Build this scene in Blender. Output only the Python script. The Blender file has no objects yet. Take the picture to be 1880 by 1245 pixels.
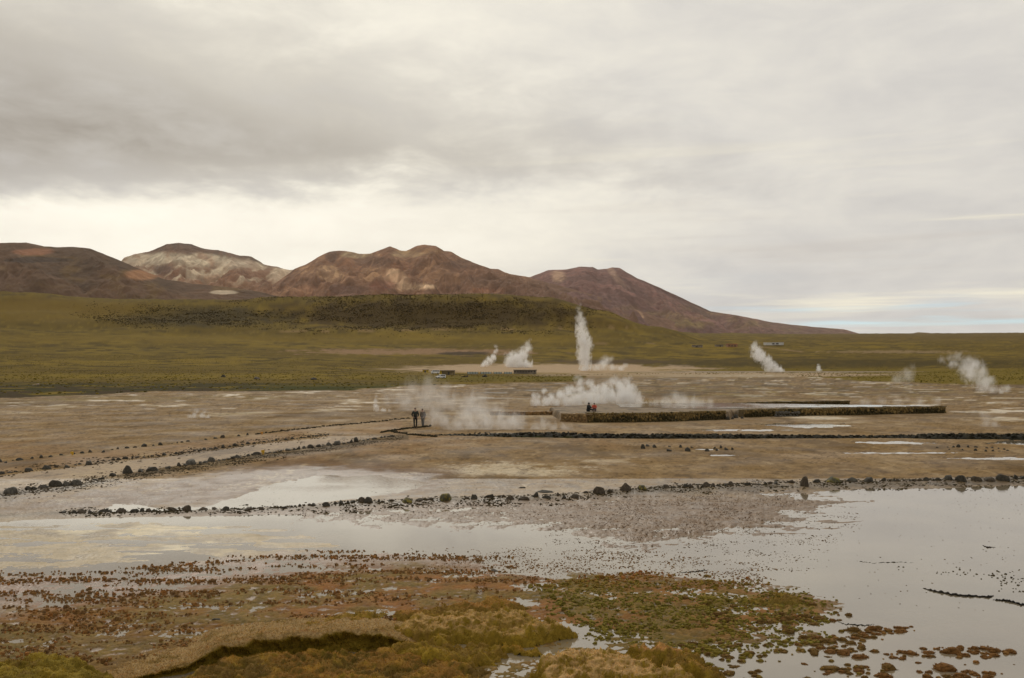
import bpy, bmesh, math, random
import numpy as np
from mathutils import Vector, Matrix

random.seed(7); RNG = np.random.default_rng(7)
S = bpy.context.scene
COL = S.collection
R = math.radians

# ------------------------------------------------------------------ camera
F, U0, V0, H = 1806.0, 940.0, 668.0, 5.7      # focal length, centre and horizon of the view, eye height (m)
cam_d = bpy.data.cameras.new('camera'); cam = bpy.data.objects.new('camera', cam_d); COL.objects.link(cam)
cam_d.sensor_fit = 'HORIZONTAL'; cam_d.sensor_width = 36.0; cam_d.lens = 36.0 * F / 1880.0
cam_d.shift_y = (V0 - 622.5) / 1880.0
cam.location = (0, 0, H); cam.rotation_euler = (R(90), 0, 0)
cam_d.clip_start = 0.5; cam_d.clip_end = 60000
S.camera = cam

# ------------------------------------------------------------------ sky and sun
SUN_AZ, SUN_EL = R(-14), R(38)                # azimuth from +Y towards +X
world = bpy.data.worlds.new('World'); S.world = world; world.use_nodes = True

def build_world():
    nt = world.node_tree; N = nt.nodes; L = nt.links
    N.clear()
    def nd(t, **k):
        n = N.new(t)
        for a, b in k.items(): setattr(n, a, b)
        return n
    def val(x, n, i):
        if isinstance(x, (int, float)): n.inputs[i].default_value = x
        elif isinstance(x, (tuple, list)): n.inputs[i].default_value = x
        else: L.new(x, n.inputs[i])
    def m(op, a, b=0.0, c=0.0):
        n = nd('ShaderNodeMath', operation=op); val(a, n, 0); val(b, n, 1)
        if op in ('MULTIPLY_ADD',): val(c, n, 2)
        return n.outputs[0]
    def ramp(x, a, b):                          # smoothstep a -> b
        n = nd('ShaderNodeMapRange', interpolation_type='SMOOTHSTEP'); val(x, n, 0); val(a, n, 1); val(b, n, 2); val(0.0, n, 3); val(1.0, n, 4)
        return n.outputs[0]
    def mix(f, a, b):
        n = nd('ShaderNodeMix', data_type='RGBA'); val(f, n, 0)
        for x, i in ((a, 6), (b, 7)):
            if isinstance(x, tuple): n.inputs[i].default_value = (*x, 1)
            else: L.new(x, n.inputs[i])
        return n.outputs[2]
    def noise(vec, scale, detail=5, rough=.55, dist=0.0):
        n = nd('ShaderNodeTexNoise'); L.new(vec, n.inputs['Vector']); n.inputs['Scale'].default_value = scale
        n.inputs['Detail'].default_value = detail; n.inputs['Roughness'].default_value = rough; n.inputs['Distortion'].default_value = dist
        return n.outputs[0]
    def comb(x, y, z):
        n = nd('ShaderNodeCombineXYZ'); val(x, n, 0); val(y, n, 1); val(z, n, 2); return n.outputs[0]
    tc = nd('ShaderNodeTexCoord'); sep = nd('ShaderNodeSeparateXYZ'); L.new(tc.outputs['Generated'], sep.inputs[0])
    x, y, z = sep.outputs
    zc = m('ADD', m('MAXIMUM', z, 0.0), 0.06)
    px, py = m('DIVIDE', x, zc), m('DIVIDE', y, zc)          # position on the cloud layer
    P = comb(px, py, 0.0)
    n1 = noise(comb(m('MULTIPLY', px, 1.25), m('MULTIPLY', py, .85), 3.1), 0.95, 8, .58, .25)
    n2 = noise(comb(m('MULTIPLY', px, 1.35), m('MULTIPLY', py, .8), 7.7), 2.8, 7, .6, .25)
    n3 = noise(comb(m('MULTIPLY', px, .5), m('MULTIPLY', py, .7), 1.7), 0.42, 3, .5)
    n4 = noise(comb(m('MULTIPLY', x, 6.0), m('MULTIPLY', y, 2.0), m('MULTIPLY', z, 15.0)), 1.7, 9, .6, .3); a4 = m('SUBTRACT', n4, .5)
    a1 = m('SUBTRACT', n1, .5); a2 = m('SUBTRACT', n2, .5); a3 = m('SUBTRACT', n3, .5)
    # the grey deck: bounded by an oblique edge and a far edge
    s = m('ADD', m('MULTIPLY', m('ADD', px, .33), .767), m('MULTIPLY', m('SUBTRACT', py, 2.3), -.644))
    s = m('ADD', s, m('ADD', m('MULTIPLY', a1, 1.0), m('ADD', m('MULTIPLY', a2, .3), m('MULTIPLY', a4, 1.3))))
    far = m('ADD', py, m('ADD', m('MULTIPLY', a1, .7), m('ADD', m('MULTIPLY', a2, .5), m('MULTIPLY', a4, 1.1))))
    deck = m('MULTIPLY', ramp(s, .2, -1.35), ramp(far, 4.35, 3.55))
    deckn = m('MULTIPLY', m('MULTIPLY', deck, .68), m('ADD', 1.0, m('ADD', m('MULTIPLY', a1, .5), m('ADD', m('MULTIPLY', a2, .7), m('MULTIPLY', a4, 1.9)))))
    # thin bright veil lit by the hidden sun
    sd = (math.sin(SUN_AZ) * math.cos(SUN_EL), math.cos(SUN_AZ) * math.cos(SUN_EL), math.sin(SUN_EL))
    dp = nd('ShaderNodeVectorMath', operation='DOT_PRODUCT'); L.new(tc.outputs['Generated'], dp.inputs[0]); dp.inputs[1].default_value = sd
    glow = m('POWER', m('MAXIMUM', dp.outputs['Value'], 0.0), 9.0)
    veil = m('ADD', .60, m('ADD', m('MULTIPLY', glow, .26), m('ADD', m('MULTIPLY', a3, .30), m('ADD', m('MULTIPLY', a2, .05), m('ADD', m('MULTIPLY', a1, .08), m('MULTIPLY', a4, .24))))))
    band = m('MULTIPLY', ramp(far, 3.9, 4.6), ramp(px, 2.2, -2.6))
    veil = m('ADD', veil, m('MULTIPLY', band, .24))
    warm = mix(ramp(veil, .55, .85), (.935, .925, .95), (1.0, .972, .905))
    sc = nd('ShaderNodeVectorMath', operation='SCALE'); L.new(warm, sc.inputs[0]); L.new(veil, sc.inputs['Scale'])
    colr = mix(m('MINIMUM', m('MAXIMUM', deckn, 0.0), 1.0), sc.outputs[0], (.30, .274, .252))
    # long low streaks towards the horizon
    st = noise(comb(m('MULTIPLY', x, 2.2), 0.0, m('MULTIPLY', z, 42.0)), 1.0, 5, .55, .3)
    low = m('MULTIPLY', ramp(z, .30, .02), ramp(x, -.25, .25))
    colr = mix(m('MULTIPLY', low, ramp(st, .52, .72)), colr, (.86, .82, .70))
    colr = mix(m('MULTIPLY', m('MULTIPLY', low, .35), ramp(st, .46, .30)), colr, (.50, .455, .43))
    # clear gaps: the Nishita sky shows through
    sky = nd('ShaderNodeTexSky', sky_type='NISHITA'); sky.sun_disc = False
    sky.sun_elevation = SUN_EL; sky.sun_rotation = SUN_AZ; sky.altitude = 4300; sky.air_density = 1.0; sky.dust_density = 1.5
    skys = nd('ShaderNodeVectorMath', operation='SCALE'); L.new(sky.outputs[0], skys.inputs[0]); skys.inputs['Scale'].default_value = .085
    gn = noise(comb(m('MULTIPLY', x, 3.0), 2.0, m('MULTIPLY', z, 70.0)), 1.0, 4, .5, .2)
    gap = m('MULTIPLY', m('MULTIPLY', ramp(gn, .50, .64), m('MULTIPLY', ramp(z, .075, .045), ramp(z, .0, .02))), ramp(x, .15, .30))
    gap2 = m('MULTIPLY', m('MULTIPLY', ramp(a3, .02, -.12), .30), m('MULTIPLY', ramp(x, -.05, .25), ramp(z, .05, .14)))
    colr = mix(m('MAXIMUM', m('MULTIPLY', gap, .75), gap2), colr, skys.outputs[0])
    gain = nd('ShaderNodeVectorMath', operation='MULTIPLY'); L.new(colr, gain.inputs[0]); gain.inputs[1].default_value = (11.5, 11.2, 10.4)
    bg = nd('ShaderNodeBackground'); L.new(gain.outputs[0], bg.inputs[0]); bg.inputs[1].default_value = 0.1
    out = nd('ShaderNodeOutputWorld'); L.new(bg.outputs[0], out.inputs[0])
build_world()

sun_d = bpy.data.lights.new('sun', 'SUN'); sun = bpy.data.objects.new('sun', sun_d); COL.objects.link(sun)
sun_d.energy = 1.0; sun_d.angle = R(22); sun_d.color = (1.0, .95, .86)
sun.rotation_euler = (R(90) - SUN_EL, 0, math.pi - SUN_AZ)
sun['kind'] = 'helper'
vs = S.view_settings; vs.view_transform = 'Standard'; vs.look = 'None'; vs.exposure = 0.0; vs.gamma = 1.0; vs.use_curve_mapping = False
cy = S.cycles
cy.max_bounces = 8; cy.diffuse_bounces = 2; cy.glossy_bounces = 2; cy.transmission_bounces = 2; cy.volume_bounces = 5; cy.transparent_max_bounces = 8
cy.volume_max_steps = 96; cy.volume_step_rate = 1.0
cy.use_denoising = True

# ------------------------------------------------------------------ numeric helpers
def _hash(ix, iy, seed):
    h = (ix.astype(np.int64) * 374761393 + iy.astype(np.int64) * 668265263 + seed * 974634777) & 0x7fffffff
    h = (h ^ (h >> 13)) * 1274126177 & 0x7fffffff
    return ((h ^ (h >> 16)) & 0xffff) * (2 * math.pi / 65536.0)
def perlin(x, y, seed=0):
    x = np.asarray(x, float); y = np.asarray(y, float)
    ix = np.floor(x); iy = np.floor(y); fx = x - ix; fy = y - iy
    def g(ax, ay, dx, dy):
        a = _hash(ax, ay, seed); return np.cos(a) * dx + np.sin(a) * dy
    w = lambda t: t * t * t * (t * (t * 6 - 15) + 10)
    u, v = w(fx), w(fy)
    a = g(ix, iy, fx, fy); b = g(ix + 1, iy, fx - 1, fy); c = g(ix, iy + 1, fx, fy - 1); d = g(ix + 1, iy + 1, fx - 1, fy - 1)
    return (a + (b - a) * u + (c - a) * v + (a - b - c + d) * u * v) * 1.45
def fbm(x, y, o=4, seed=0, gain=.5):
    r = 0.0; a = 1.0; t = 0.0
    for k in range(o):
        r = r + a * perlin(x * 2 ** k + 17.3 * k, y * 2 ** k - 9.1 * k, seed + k); t += a; a *= gain
    return r / t * 1.3
def ridged(x, y, o=4, seed=0):
    r = 0.0; a = 1.0; t = 0.0
    for k in range(o):
        r = r + a * (1 - 2 * np.abs(perlin(x * 2 ** k + 5.3 * k, y * 2 ** k + 3.7 * k, seed + k))); t += a; a *= .5
    return r / t
def ss(x, a, b):
    t = np.clip((np.asarray(x, float) - a) / (b - a), 0, 1); return t * t * (3 - 2 * t)
def curve(u, pts):
    p = np.array(pts, float); return np.interp(u, p[:, 0], p[:, 1])
def poly_sd(x, y, pts):                       # signed distance, positive inside
    p = np.array(pts, float); d = np.full(np.shape(x), 1e18); ins = np.zeros(np.shape(x), bool)
    for i in range(len(p)):
        a = p[i]; b = p[(i + 1) % len(p)]; e = b - a
        t = np.clip(((x - a[0]) * e[0] + (y - a[1]) * e[1]) / max(e @ e, 1e-9), 0, 1)
        d = np.minimum(d, (x - a[0] - e[0] * t) ** 2 + (y - a[1] - e[1] * t) ** 2)
        c = ((a[1] > y) != (b[1] > y)) & (x < (b[0] - a[0]) * (y - a[1]) / (b[1] - a[1] + 1e-12) + a[0]); ins ^= c
    return np.where(ins, 1, -1) * np.sqrt(d)
def ell(u, v, cx, cy_, rx, ry): return 1 - np.sqrt(((u - cx) / rx) ** 2 + ((v - cy_) / ry) ** 2)
KALB = .93
def C(r, g, b, k=1.0):                        # surface colour from 0..255 values
    f = lambda c: ((c / 255 + .055) / 1.055) ** 2.4 if c > 10 else c / 255 / 12.92
    return np.array([f(r), f(g), f(b)]) * KALB * k
def gp(u, v, z=0.0):                          # where the sight line meets the level z
    d = (H - z) * F / (v - V0); return (u - U0) / F * d, d
def at(u, v, d): return Vector(((u - U0) / F * d, d, H + (V0 - v) * d / F))

# ------------------------------------------------------------------ object helpers
def tag(o, label=None, cat=None, group=None, kind=None):
    if label: o['label'] = label
    if cat: o['category'] = cat
    if group: o['group'] = group
    if kind: o['kind'] = kind
    return o
def link(name, me, mat=None, parent=None):
    o = bpy.data.objects.new(name, me); COL.objects.link(o)
    if mat and me and not me.materials: me.materials.append(mat)
    if parent: o.parent = parent
    return o
def empty(name, loc=(0, 0, 0), rz=0):
    o = bpy.data.objects.new(name, None); COL.objects.link(o); o.location = loc; o.rotation_euler = (0, 0, rz); o.empty_display_size = .2; return o
def np_mesh(name, V, Fc, cols=None, wet=None, smooth=True):
    V = np.asarray(V, np.float32); Fc = np.asarray(Fc, np.int32); n = Fc.shape[1]
    me = bpy.data.meshes.new(name)
    me.vertices.add(len(V)); me.vertices.foreach_set('co', V.ravel())
    me.loops.add(Fc.size); me.loops.foreach_set('vertex_index', Fc.ravel())
    me.polygons.add(len(Fc)); me.polygons.foreach_set('loop_start', np.arange(0, Fc.size, n, dtype=np.int32))
    me.polygons.foreach_set('loop_total', np.full(len(Fc), n, np.int32))
    me.polygons.foreach_set('use_smooth', np.full(len(Fc), smooth, bool))
    if cols is not None:
        a = me.attributes.new('tint', 'FLOAT_COLOR', 'POINT')
        c = np.ones((len(V), 4), np.float32); c[:, :3] = cols; a.data.foreach_set('color', c.ravel())
    if wet is not None:
        a = me.attributes.new('wet', 'FLOAT', 'POINT'); a.data.foreach_set('value', np.asarray(wet, np.float32))
    me.update(calc_edges=True); me.validate()
    return me
def grid_faces(nr, nc):
    i = np.arange(nr * nc).reshape(nr, nc)
    return np.stack([i[:-1, :-1], i[:-1, 1:], i[1:, 1:], i[1:, :-1]], -1).reshape(-1, 4)
def bm_mesh(bm, name, smooth=False):
    me = bpy.data.meshes.new(name); bm.to_mesh(me); bm.free()
    for p in me.polygons: p.use_smooth = smooth
    return me
def add_box(bm, c, s, rz=0.0, taper=1.0):
    r = bmesh.ops.create_cube(bm, size=1.0)
    for v in r['verts']:
        k = taper if v.co.z > 0 else 1.0
        v.co = Vector((v.co.x * s[0] * k, v.co.y * s[1] * k, v.co.z * s[2]))
    bmesh.ops.rotate(bm, verts=r['verts'], cent=(0, 0, 0), matrix=Matrix.Rotation(rz, 3, 'Z'))
    bmesh.ops.translate(bm, verts=r['verts'], vec=c); return r['verts']

# ------------------------------------------------------------------ materials
def mat_new(name):
    m = bpy.data.materials.new(name); m.use_nodes = True; nt = m.node_tree
    b = nt.nodes['Principled BSDF']; return m, nt, b
def mat_tint(name, scale=3.0, var=.35, rough=(.9, .45), bump=.03, bscale=None, spec=.5, dist=1.0):
    """colour from the 'tint' attribute with fine mottling; roughness from 'wet'"""
    m, nt, b = mat_new(name); N, L = nt.nodes, nt.links
    at_ = N.new('ShaderNodeAttribute'); at_.attribute_name = 'tint'
    tc = N.new('ShaderNodeTexCoord')
    n = N.new('ShaderNodeTexNoise'); n.inputs['Scale'].default_value = scale; n.inputs['Detail'].default_value = 10; n.inputs['Roughness'].default_value = .78
    L.new(tc.outputs['Object'], n.inputs['Vector'])
    mr = N.new('ShaderNodeMapRange'); L.new(n.outputs[0], mr.inputs[0]); mr.inputs[1].default_value = .3; mr.inputs[2].default_value = .7
    mr.inputs[3].default_value = 1 - var; mr.inputs[4].default_value = 1 + var
    sc = N.new('ShaderNodeVectorMath'); sc.operation = 'SCALE'; L.new(at_.outputs['Color'], sc.inputs[0]); L.new(mr.outputs[0], sc.inputs['Scale'])
    L.new(sc.outputs[0], b.inputs['Base Color'])
    aw = N.new('ShaderNodeAttribute'); aw.attribute_name = 'wet'
    rr = N.new('ShaderNodeMapRange'); L.new(aw.outputs['Fac'], rr.inputs[0]); rr.inputs[3].default_value = rough[0]; rr.inputs[4].default_value = rough[1]
    L.new(rr.outputs[0], b.inputs['Roughness'])
    sp = N.new('ShaderNodeMapRange'); L.new(aw.outputs['Fac'], sp.inputs[0]); sp.inputs[3].default_value = .04; sp.inputs[4].default_value = spec; L.new(sp.outputs[0], b.inputs['Specular IOR Level'])
    n2 = N.new('ShaderNodeTexNoise'); n2.inputs['Scale'].default_value = bscale or scale * 4; n2.inputs['Detail'].default_value = 6
    L.new(tc.outputs['Object'], n2.inputs['Vector'])
    bp = N.new('ShaderNodeBump'); bp.inputs['Strength'].default_value = min(1, bump * 10); bp.inputs['Distance'].default_value = dist; L.new(n2.outputs[0], bp.inputs['Height'])
    L.new(bp.outputs[0], b.inputs['Normal'])
    return m
def mat_plain(name, col, rough=.8, var=.25, scale=4.0, bump=.3, bd=.02, metallic=0.0, col2=None, lo=.42, hi=.62):
    m, nt, b = mat_new(name); N, L = nt.nodes, nt.links
    tc = N.new('ShaderNodeTexCoord'); n = N.new('ShaderNodeTexNoise'); n.inputs['Scale'].default_value = scale; n.inputs['Detail'].default_value = 7; n.inputs['Roughness'].default_value = .65
    L.new(tc.outputs['Object'], n.inputs['Vector'])
    cr = N.new('ShaderNodeMix'); cr.data_type = 'RGBA'
    mr = N.new('ShaderNodeMapRange'); mr.interpolation_type = 'SMOOTHSTEP'; L.new(n.outputs[0], mr.inputs[0]); mr.inputs[1].default_value = lo; mr.inputs[2].default_value = hi
    L.new(mr.outputs[0], cr.inputs[0])
    c2 = col2 if col2 is not None else tuple(c * (1 + var) for c in col)
    c1 = col if col2 is not None else tuple(c * (1 - var) for c in col)
    cr.inputs[6].default_value = (*c1, 1); cr.inputs[7].default_value = (*c2, 1)
    L.new(cr.outputs[2], b.inputs['Base Color']); b.inputs['Roughness'].default_value = rough; b.inputs['Metallic'].default_value = metallic
    bp = N.new('ShaderNodeBump'); bp.inputs['Strength'].default_value = bump; bp.inputs['Distance'].default_value = bd
    n2 = N.new('ShaderNodeTexNoise'); n2.inputs['Scale'].default_value = scale * 3; n2.inputs['Detail'].default_value = 6; L.new(tc.outputs['Object'], n2.inputs['Vector'])
    L.new(n2.outputs[0], bp.inputs['Height']); L.new(bp.outputs[0], b.inputs['Normal'])
    return m
M_ground = mat_tint('mud_and_grass', scale=2.2, var=.42, rough=(.92, .30), bump=.08, bscale=9, dist=.05)
M_rock = mat_tint('mountain_rock', scale=.012, var=.35, rough=(.95, .95), bump=.08, bscale=.03, dist=14.0, spec=.2)
M_moss = mat_tint('moss', scale=9.0, var=.45, rough=(.95, .6), bump=.1, bscale=45, spec=.25, dist=.02)

def mat_water():
    m, nt, b = mat_new('shallow_water'); N, L = nt.nodes, nt.links
    b.inputs['Roughness'].default_value = .03; b.inputs['IOR'].default_value = 2.0
    tc = N.new('ShaderNodeTexCoord')
    n = N.new('ShaderNodeTexNoise'); n.inputs['Scale'].default_value = .35; n.inputs['Detail'].default_value = 6; L.new(tc.outputs['Object'], n.inputs['Vector'])
    cr = N.new('ShaderNodeMix'); cr.data_type = 'RGBA'; L.new(n.outputs[0], cr.inputs[0])
    cr.inputs[6].default_value = (.13, .10, .062, 1); cr.inputs[7].default_value = (.29, .235, .155, 1)
    L.new(cr.outputs[2], b.inputs['Base Color'])
    mp = N.new('ShaderNodeMapping'); mp.inputs['Scale'].default_value = (1.0, 2.6, 1); mp.inputs['Rotation'].default_value = (0, 0, R(20)); L.new(tc.outputs['Object'], mp.inputs['Vector'])
    n2 = N.new('ShaderNodeTexNoise'); n2.inputs['Scale'].default_value = 5.0; n2.inputs['Detail'].default_value = 3; L.new(mp.outputs[0], n2.inputs['Vector'])
    n3 = N.new('ShaderNodeTexNoise'); n3.inputs['Scale'].default_value = .25; n3.inputs['Detail'].default_value = 3; L.new(tc.outputs['Object'], n3.inputs['Vector'])
    mr = N.new('ShaderNodeMapRange'); L.new(n3.outputs[0], mr.inputs[0]); mr.inputs[1].default_value = .42; mr.inputs[2].default_value = .7; mr.inputs[3].default_value = .02; mr.inputs[4].default_value = .22
    bp = N.new('ShaderNodeBump'); bp.inputs['Distance'].default_value = .012; L.new(mr.outputs[0], bp.inputs['Strength']); L.new(n2.outputs[0], bp.inputs['Height'])
    L.new(bp.outputs[0], b.inputs['Normal'])
    return m
M_water = mat_water()

# ------------------------------------------------------------------ the ground: one sheet from the feet to the far grassland
ROW_FRONT = [(-300, 955), (0, 948), (100, 944), (200, 942), (320, 940), (420, 938), (520, 936), (640, 930), (740, 926), (900, 920), (1000, 917), (1100, 910), (1200, 902), (1300, 899), (1400, 895), (1480, 892), (1600, 889), (1700, 888), (1880, 882), (2300, 870)]
ROW_NEAR = [(-60, 917), (0, 910), (60, 900), (130, 893), (230, 873), (300, 862), (400, 848), (480, 835), (560, 825), (640, 815), (700, 805), (740, 801)]
ROW_MID = [(-60, 878), (0, 872), (120, 858), (200, 848), (300, 838), (400, 825), (480, 813), (560, 805), (605, 799)]
ROW_FAR = [(-60, 858), (0, 850), (110, 838), (200, 828), (300, 818), (400, 806), (500, 795), (600, 784), (700, 775), (755, 769)]
POOL = [(80, 946), (180, 940), (205, 922), (290, 930), (380, 930), (440, 908), (500, 886), (580, 872), (700, 872), (800, 886), (770, 898), (690, 912), (600, 926), (500, 934), (420, 938), (200, 944)]
TONGUE = [(515, 940), (640, 930), (900, 920), (1100, 910), (1250, 900), (1420, 905), (1500, 925), (1440, 955), (1300, 982), (1180, 992), (1060, 986), (1000, 970), (900, 964), (700, 962), (600, 956), (515, 947)]
FILM = [(-400, 955), (300, 948), (500, 955), (640, 985), (700, 1012), (500, 1035), (0, 1060), (-400, 1065)]
RUST = [(-400, 1062), (0, 1055), (300, 1040), (560, 1010), (760, 1012), (900, 1020), (1010, 1060), (900, 1120), (720, 1150), (500, 1170), (380, 1185), (300, 1215), (-400, 1260)]
SAND = [(-400, 1100), (0, 1105), (120, 1150), (260, 1175), (420, 1165), (520, 1150), (720, 1155), (560, 1180), (400, 1195), (320, 1225), (200, 1275), (-400, 1320)]
PUDDLES = [(1480, 780, 140, 6), (1630, 813, 95, 4), (1860, 813, 80, 6), (1290, 825, 60, 3.5), (1330, 836, 40, 3), (1690, 832, 160, 3), (1820, 842, 110, 3.5), (1250, 915, 60, 5), (1200, 922, 110, 4), (1330, 790, 120, 3), (755, 798, 12, 1.5), (930, 796, 90, 2)]
BED = [(900, 1060), (1060, 1050), (1200, 1044), (1400, 1068), (1560, 1098), (1500, 1170), (1330, 1185), (1130, 1175), (1040, 1145), (960, 1130)]
def land(u, v, X, Y):
    """level of the ground (m) on the thermal flat; the water lies at 0"""
    n1 = fbm(X * .9, Y * .9, 4, 11); n2 = fbm(X * 4.5, Y * 4.5, 3, 21); nb = fbm(X * .22, Y * .22, 3, 31)
    wu = 14 * n1 + 6 * n2
    Lv = 5.0 + 2.0 * nb; A = np.full_like(Lv, 2.4)
    below = v - curve(u, ROW_FRONT)
    w = ss(poly_sd(u, v * 3, [(a, b * 3) for a, b in POOL]) + wu * .9, -8, 14)
    Lv = Lv * (1 - w) - 3.4 * w; A = A * (1 - w) + .8 * w
    for cx, cy_, rx, ry in PUDDLES:
        w = ss(ell(u, v, cx, cy_, rx, ry) + .55 * nb + .5 * n1, .15, .55); Lv = Lv * (1 - w) - 3.0 * w
    w = ss(below + .25 * wu, 4, 12); Lv = Lv * (1 - w) - 3.2 * w; A = A * (1 - w) + 1.3 * w
    sdT = poly_sd(u, v * 3, [(a, b * 3) for a, b in TONGUE])
    w = ss(sdT + wu * 4.5 + 40 * nb, -30, 60) * ss(below, -2, 6); Lv = Lv * (1 - w) + 2.6 * w; A = A * (1 - w) + 2.6 * w
    w = ss(sdT, -170, -5) * ss(u, 980, 1150) * ss(below, 0, 6); Lv = Lv + 2.2 * w; A = A + 2.4 * w
    Lv = Lv + 4.2 * ss(fbm(X * .35, Y * .8, 4, 141), .12, .55) * ss(u, 1050, 1200) * ss(below, 2, 8) * ss(v, 1040, 980) * ss(u, 1750, 1500)
    wf = ss(poly_sd(u, v * 3, [(a, b * 3) for a, b in FILM]) + wu, -30, 60)
    st = fbm(X * .35 + .3 * n1, Y * 1.1, 4, 41)
    Lv = Lv * (1 - wf) + (.25 + 2.4 * st) * wf
    A = A * (1 - wf) + .5 * wf
    wr = ss(poly_sd(u, v * 3, [(a, b * 3) for a, b in RUST]) + wu, -40, 60); Lv = Lv * (1 - wr) + (.5 + 2.4 * nb) * wr; A = A * (1 - wr) + 2.2 * wr
    wsnd = ss(poly_sd(u, v * 3, [(a, b * 3) for a, b in SAND]) + wu, -30, 60); Lv = Lv * (1 - wsnd) + (1.2 + 2.5 * nb) * wsnd
    wm = ss(poly_sd(u, v * 3, [(a, b * 3) for a, b in BED]) + 2 * wu, -30, 70); Lv = Lv * (1 - wm) + (.5 + 2.2 * nb) * wm; A = A + .8 * wm
    CR = [(-400, 1130), (0, 1120), (300, 1085), (560, 1040), (760, 1030), (960, 1050), (1200, 1046), (1420, 1075), (1560, 1100), (1500, 1175), (1320, 1200), (1250, 1320), (-400, 1330)]
    wc = ss(poly_sd(u, v * 3, [(a, b * 3) for a, b in CR]) + 2.5 * wu, -40, 80); bil = 1 - 2 * np.abs(perlin(X * 3.1, Y * 3.1, 131)); bil2 = 1 - 2 * np.abs(perlin(X * 7.3, Y * 7.3, 133))
    pools = ss(fbm(X * .45, Y * .8, 3, 137), -.05, .35)
    Lv = Lv + wc * (1.4 - 4.2 * pools); A = A * (1 - .4 * wc); Lv = Lv + wc * (2.6 * bil + 2.2 * bil2 - .6)
    Lv = Lv + 7 * np.exp(-((below + 1) / 5.0) ** 2) * ss(u, 480, 620) + 3 * np.exp(-((below + 1) / 4.0) ** 2) * ss(u, 0, 120)
    Lv = Lv + 7 * ss(v, 790, 740)
    return .01 * (Lv + A * (.6 * n1 + .7 * n2)), n1, n2, nb, wf, wr, wsnd, wc, bil + .6 * bil2

DK = np.array([430, 600, 800, 1000, 1300, 1500, 1720, 2300, 3200, 4600, 8000.])
TERR = [(-1500, [690, 676, 655, 633, 600, 560, 520, 540, 580, 600, 606]),
        (0, [690, 677, 657, 638, 606, 572, 535, 545, 580, 600, 606]),
        (200, [691, 680, 661, 642, 614, 583, 548, 556, 585, 600, 606]),
        (400, [691, 682, 664, 646, 622, 590, 552, 558, 585, 600, 606]),
        (550, [691, 683, 667, 649, 628, 598, 545, 556, 585, 600, 606]),
        (750, [691, 684, 672, 654, 632, 603, 541, 556, 585, 600, 606]),
        (900, [692, 684, 676, 657, 633, 604, 540, 556, 585, 600, 606]),
        (1000, [692, 685, 678, 660, 634, 606, 545, 560, 585, 600, 606]),
        (1100, [692, 685, 681, 663, 637, 611, 570, 575, 590, 600, 606]),
        (1200, [692, 685, 682, 664, 640, 620, 601, 600, 604, 606, 608]),
        (1300, [692, 685, 683, 664, 643, 633, 627, 622, 618, 614, 612]),
        (1450, [692, 685, 683, 660, 645, 640, 634, 628, 620, 616, 615]),
        (1650, [692, 685, 682, 658, 647, 641, 635, 628, 619, 615, 614]),
        (1880, [692, 684, 678, 658, 648, 640, 634, 626, 617, 613, 613]),
        (3600, [692, 684, 674, 655, 644, 636, 628, 620, 612, 608, 608])]
def terrain(u, d):
    k = np.array([a for a, _ in TERR], float); tab = np.array([b for _, b in TERR], float)
    zt = H + (V0 - tab) * DK / F                       # heights at the key distances
    uu = np.clip(u, k[0], k[-1]); i = np.clip(np.searchsorted(k, uu) - 1, 0, len(k) - 2); t = (uu - k[i]) / (k[i + 1] - k[i]); t = t * t * (3 - 2 * t)
    j = np.clip(np.searchsorted(DK, np.clip(d, DK[0], DK[-1])) - 1, 0, len(DK) - 2); s = np.clip((d - DK[j]) / (DK[j + 1] - DK[j]), 0, 1)
    g = lambda jj: zt[i, np.clip(jj, 0, len(DK) - 1)] * (1 - t) + zt[i + 1, np.clip(jj, 0, len(DK) - 1)] * t
    p0, p1, p2, p3 = g(j - 1), g(j), g(j + 1), g(j + 2)
    m1 = .35 * (p2 - p0); m2 = .35 * (p3 - p1)
    h = (2 * s ** 3 - 3 * s ** 2 + 1) * p1 + (s ** 3 - 2 * s ** 2 + s) * m1 + (-2 * s ** 3 + 3 * s ** 2) * p2 + (s ** 3 - s ** 2) * m2
    return np.where(d < DK[0], 0.0, h)
def surface(X, Y):
    """height of the ground anywhere"""
    X = np.asarray(X, float); Y = np.asarray(Y, float); d = np.maximum(Y, 6.0); u = U0 + X * F / d; v = V0 + H * F / d
    z, *r = land(u, v, X, Y)
    zt = terrain(u, d); f = ss(d, 260, 460)
    rough = (fbm(X * .012, Y * .012, 5, 51) * 2.2 * ss(d, 500, 1300) * (1 + ss(d, 1100, 1700)) + fbm(X * .06, Y * .06, 3, 55) * .35 * ss(d, 230, 500))
    return z * (1 - f) + (zt + .12) * f + rough * ss(d, 230, 700), u, v, r
def zat(x, y): return float(surface(np.array([x]), np.array([y]))[0][0])

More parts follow.
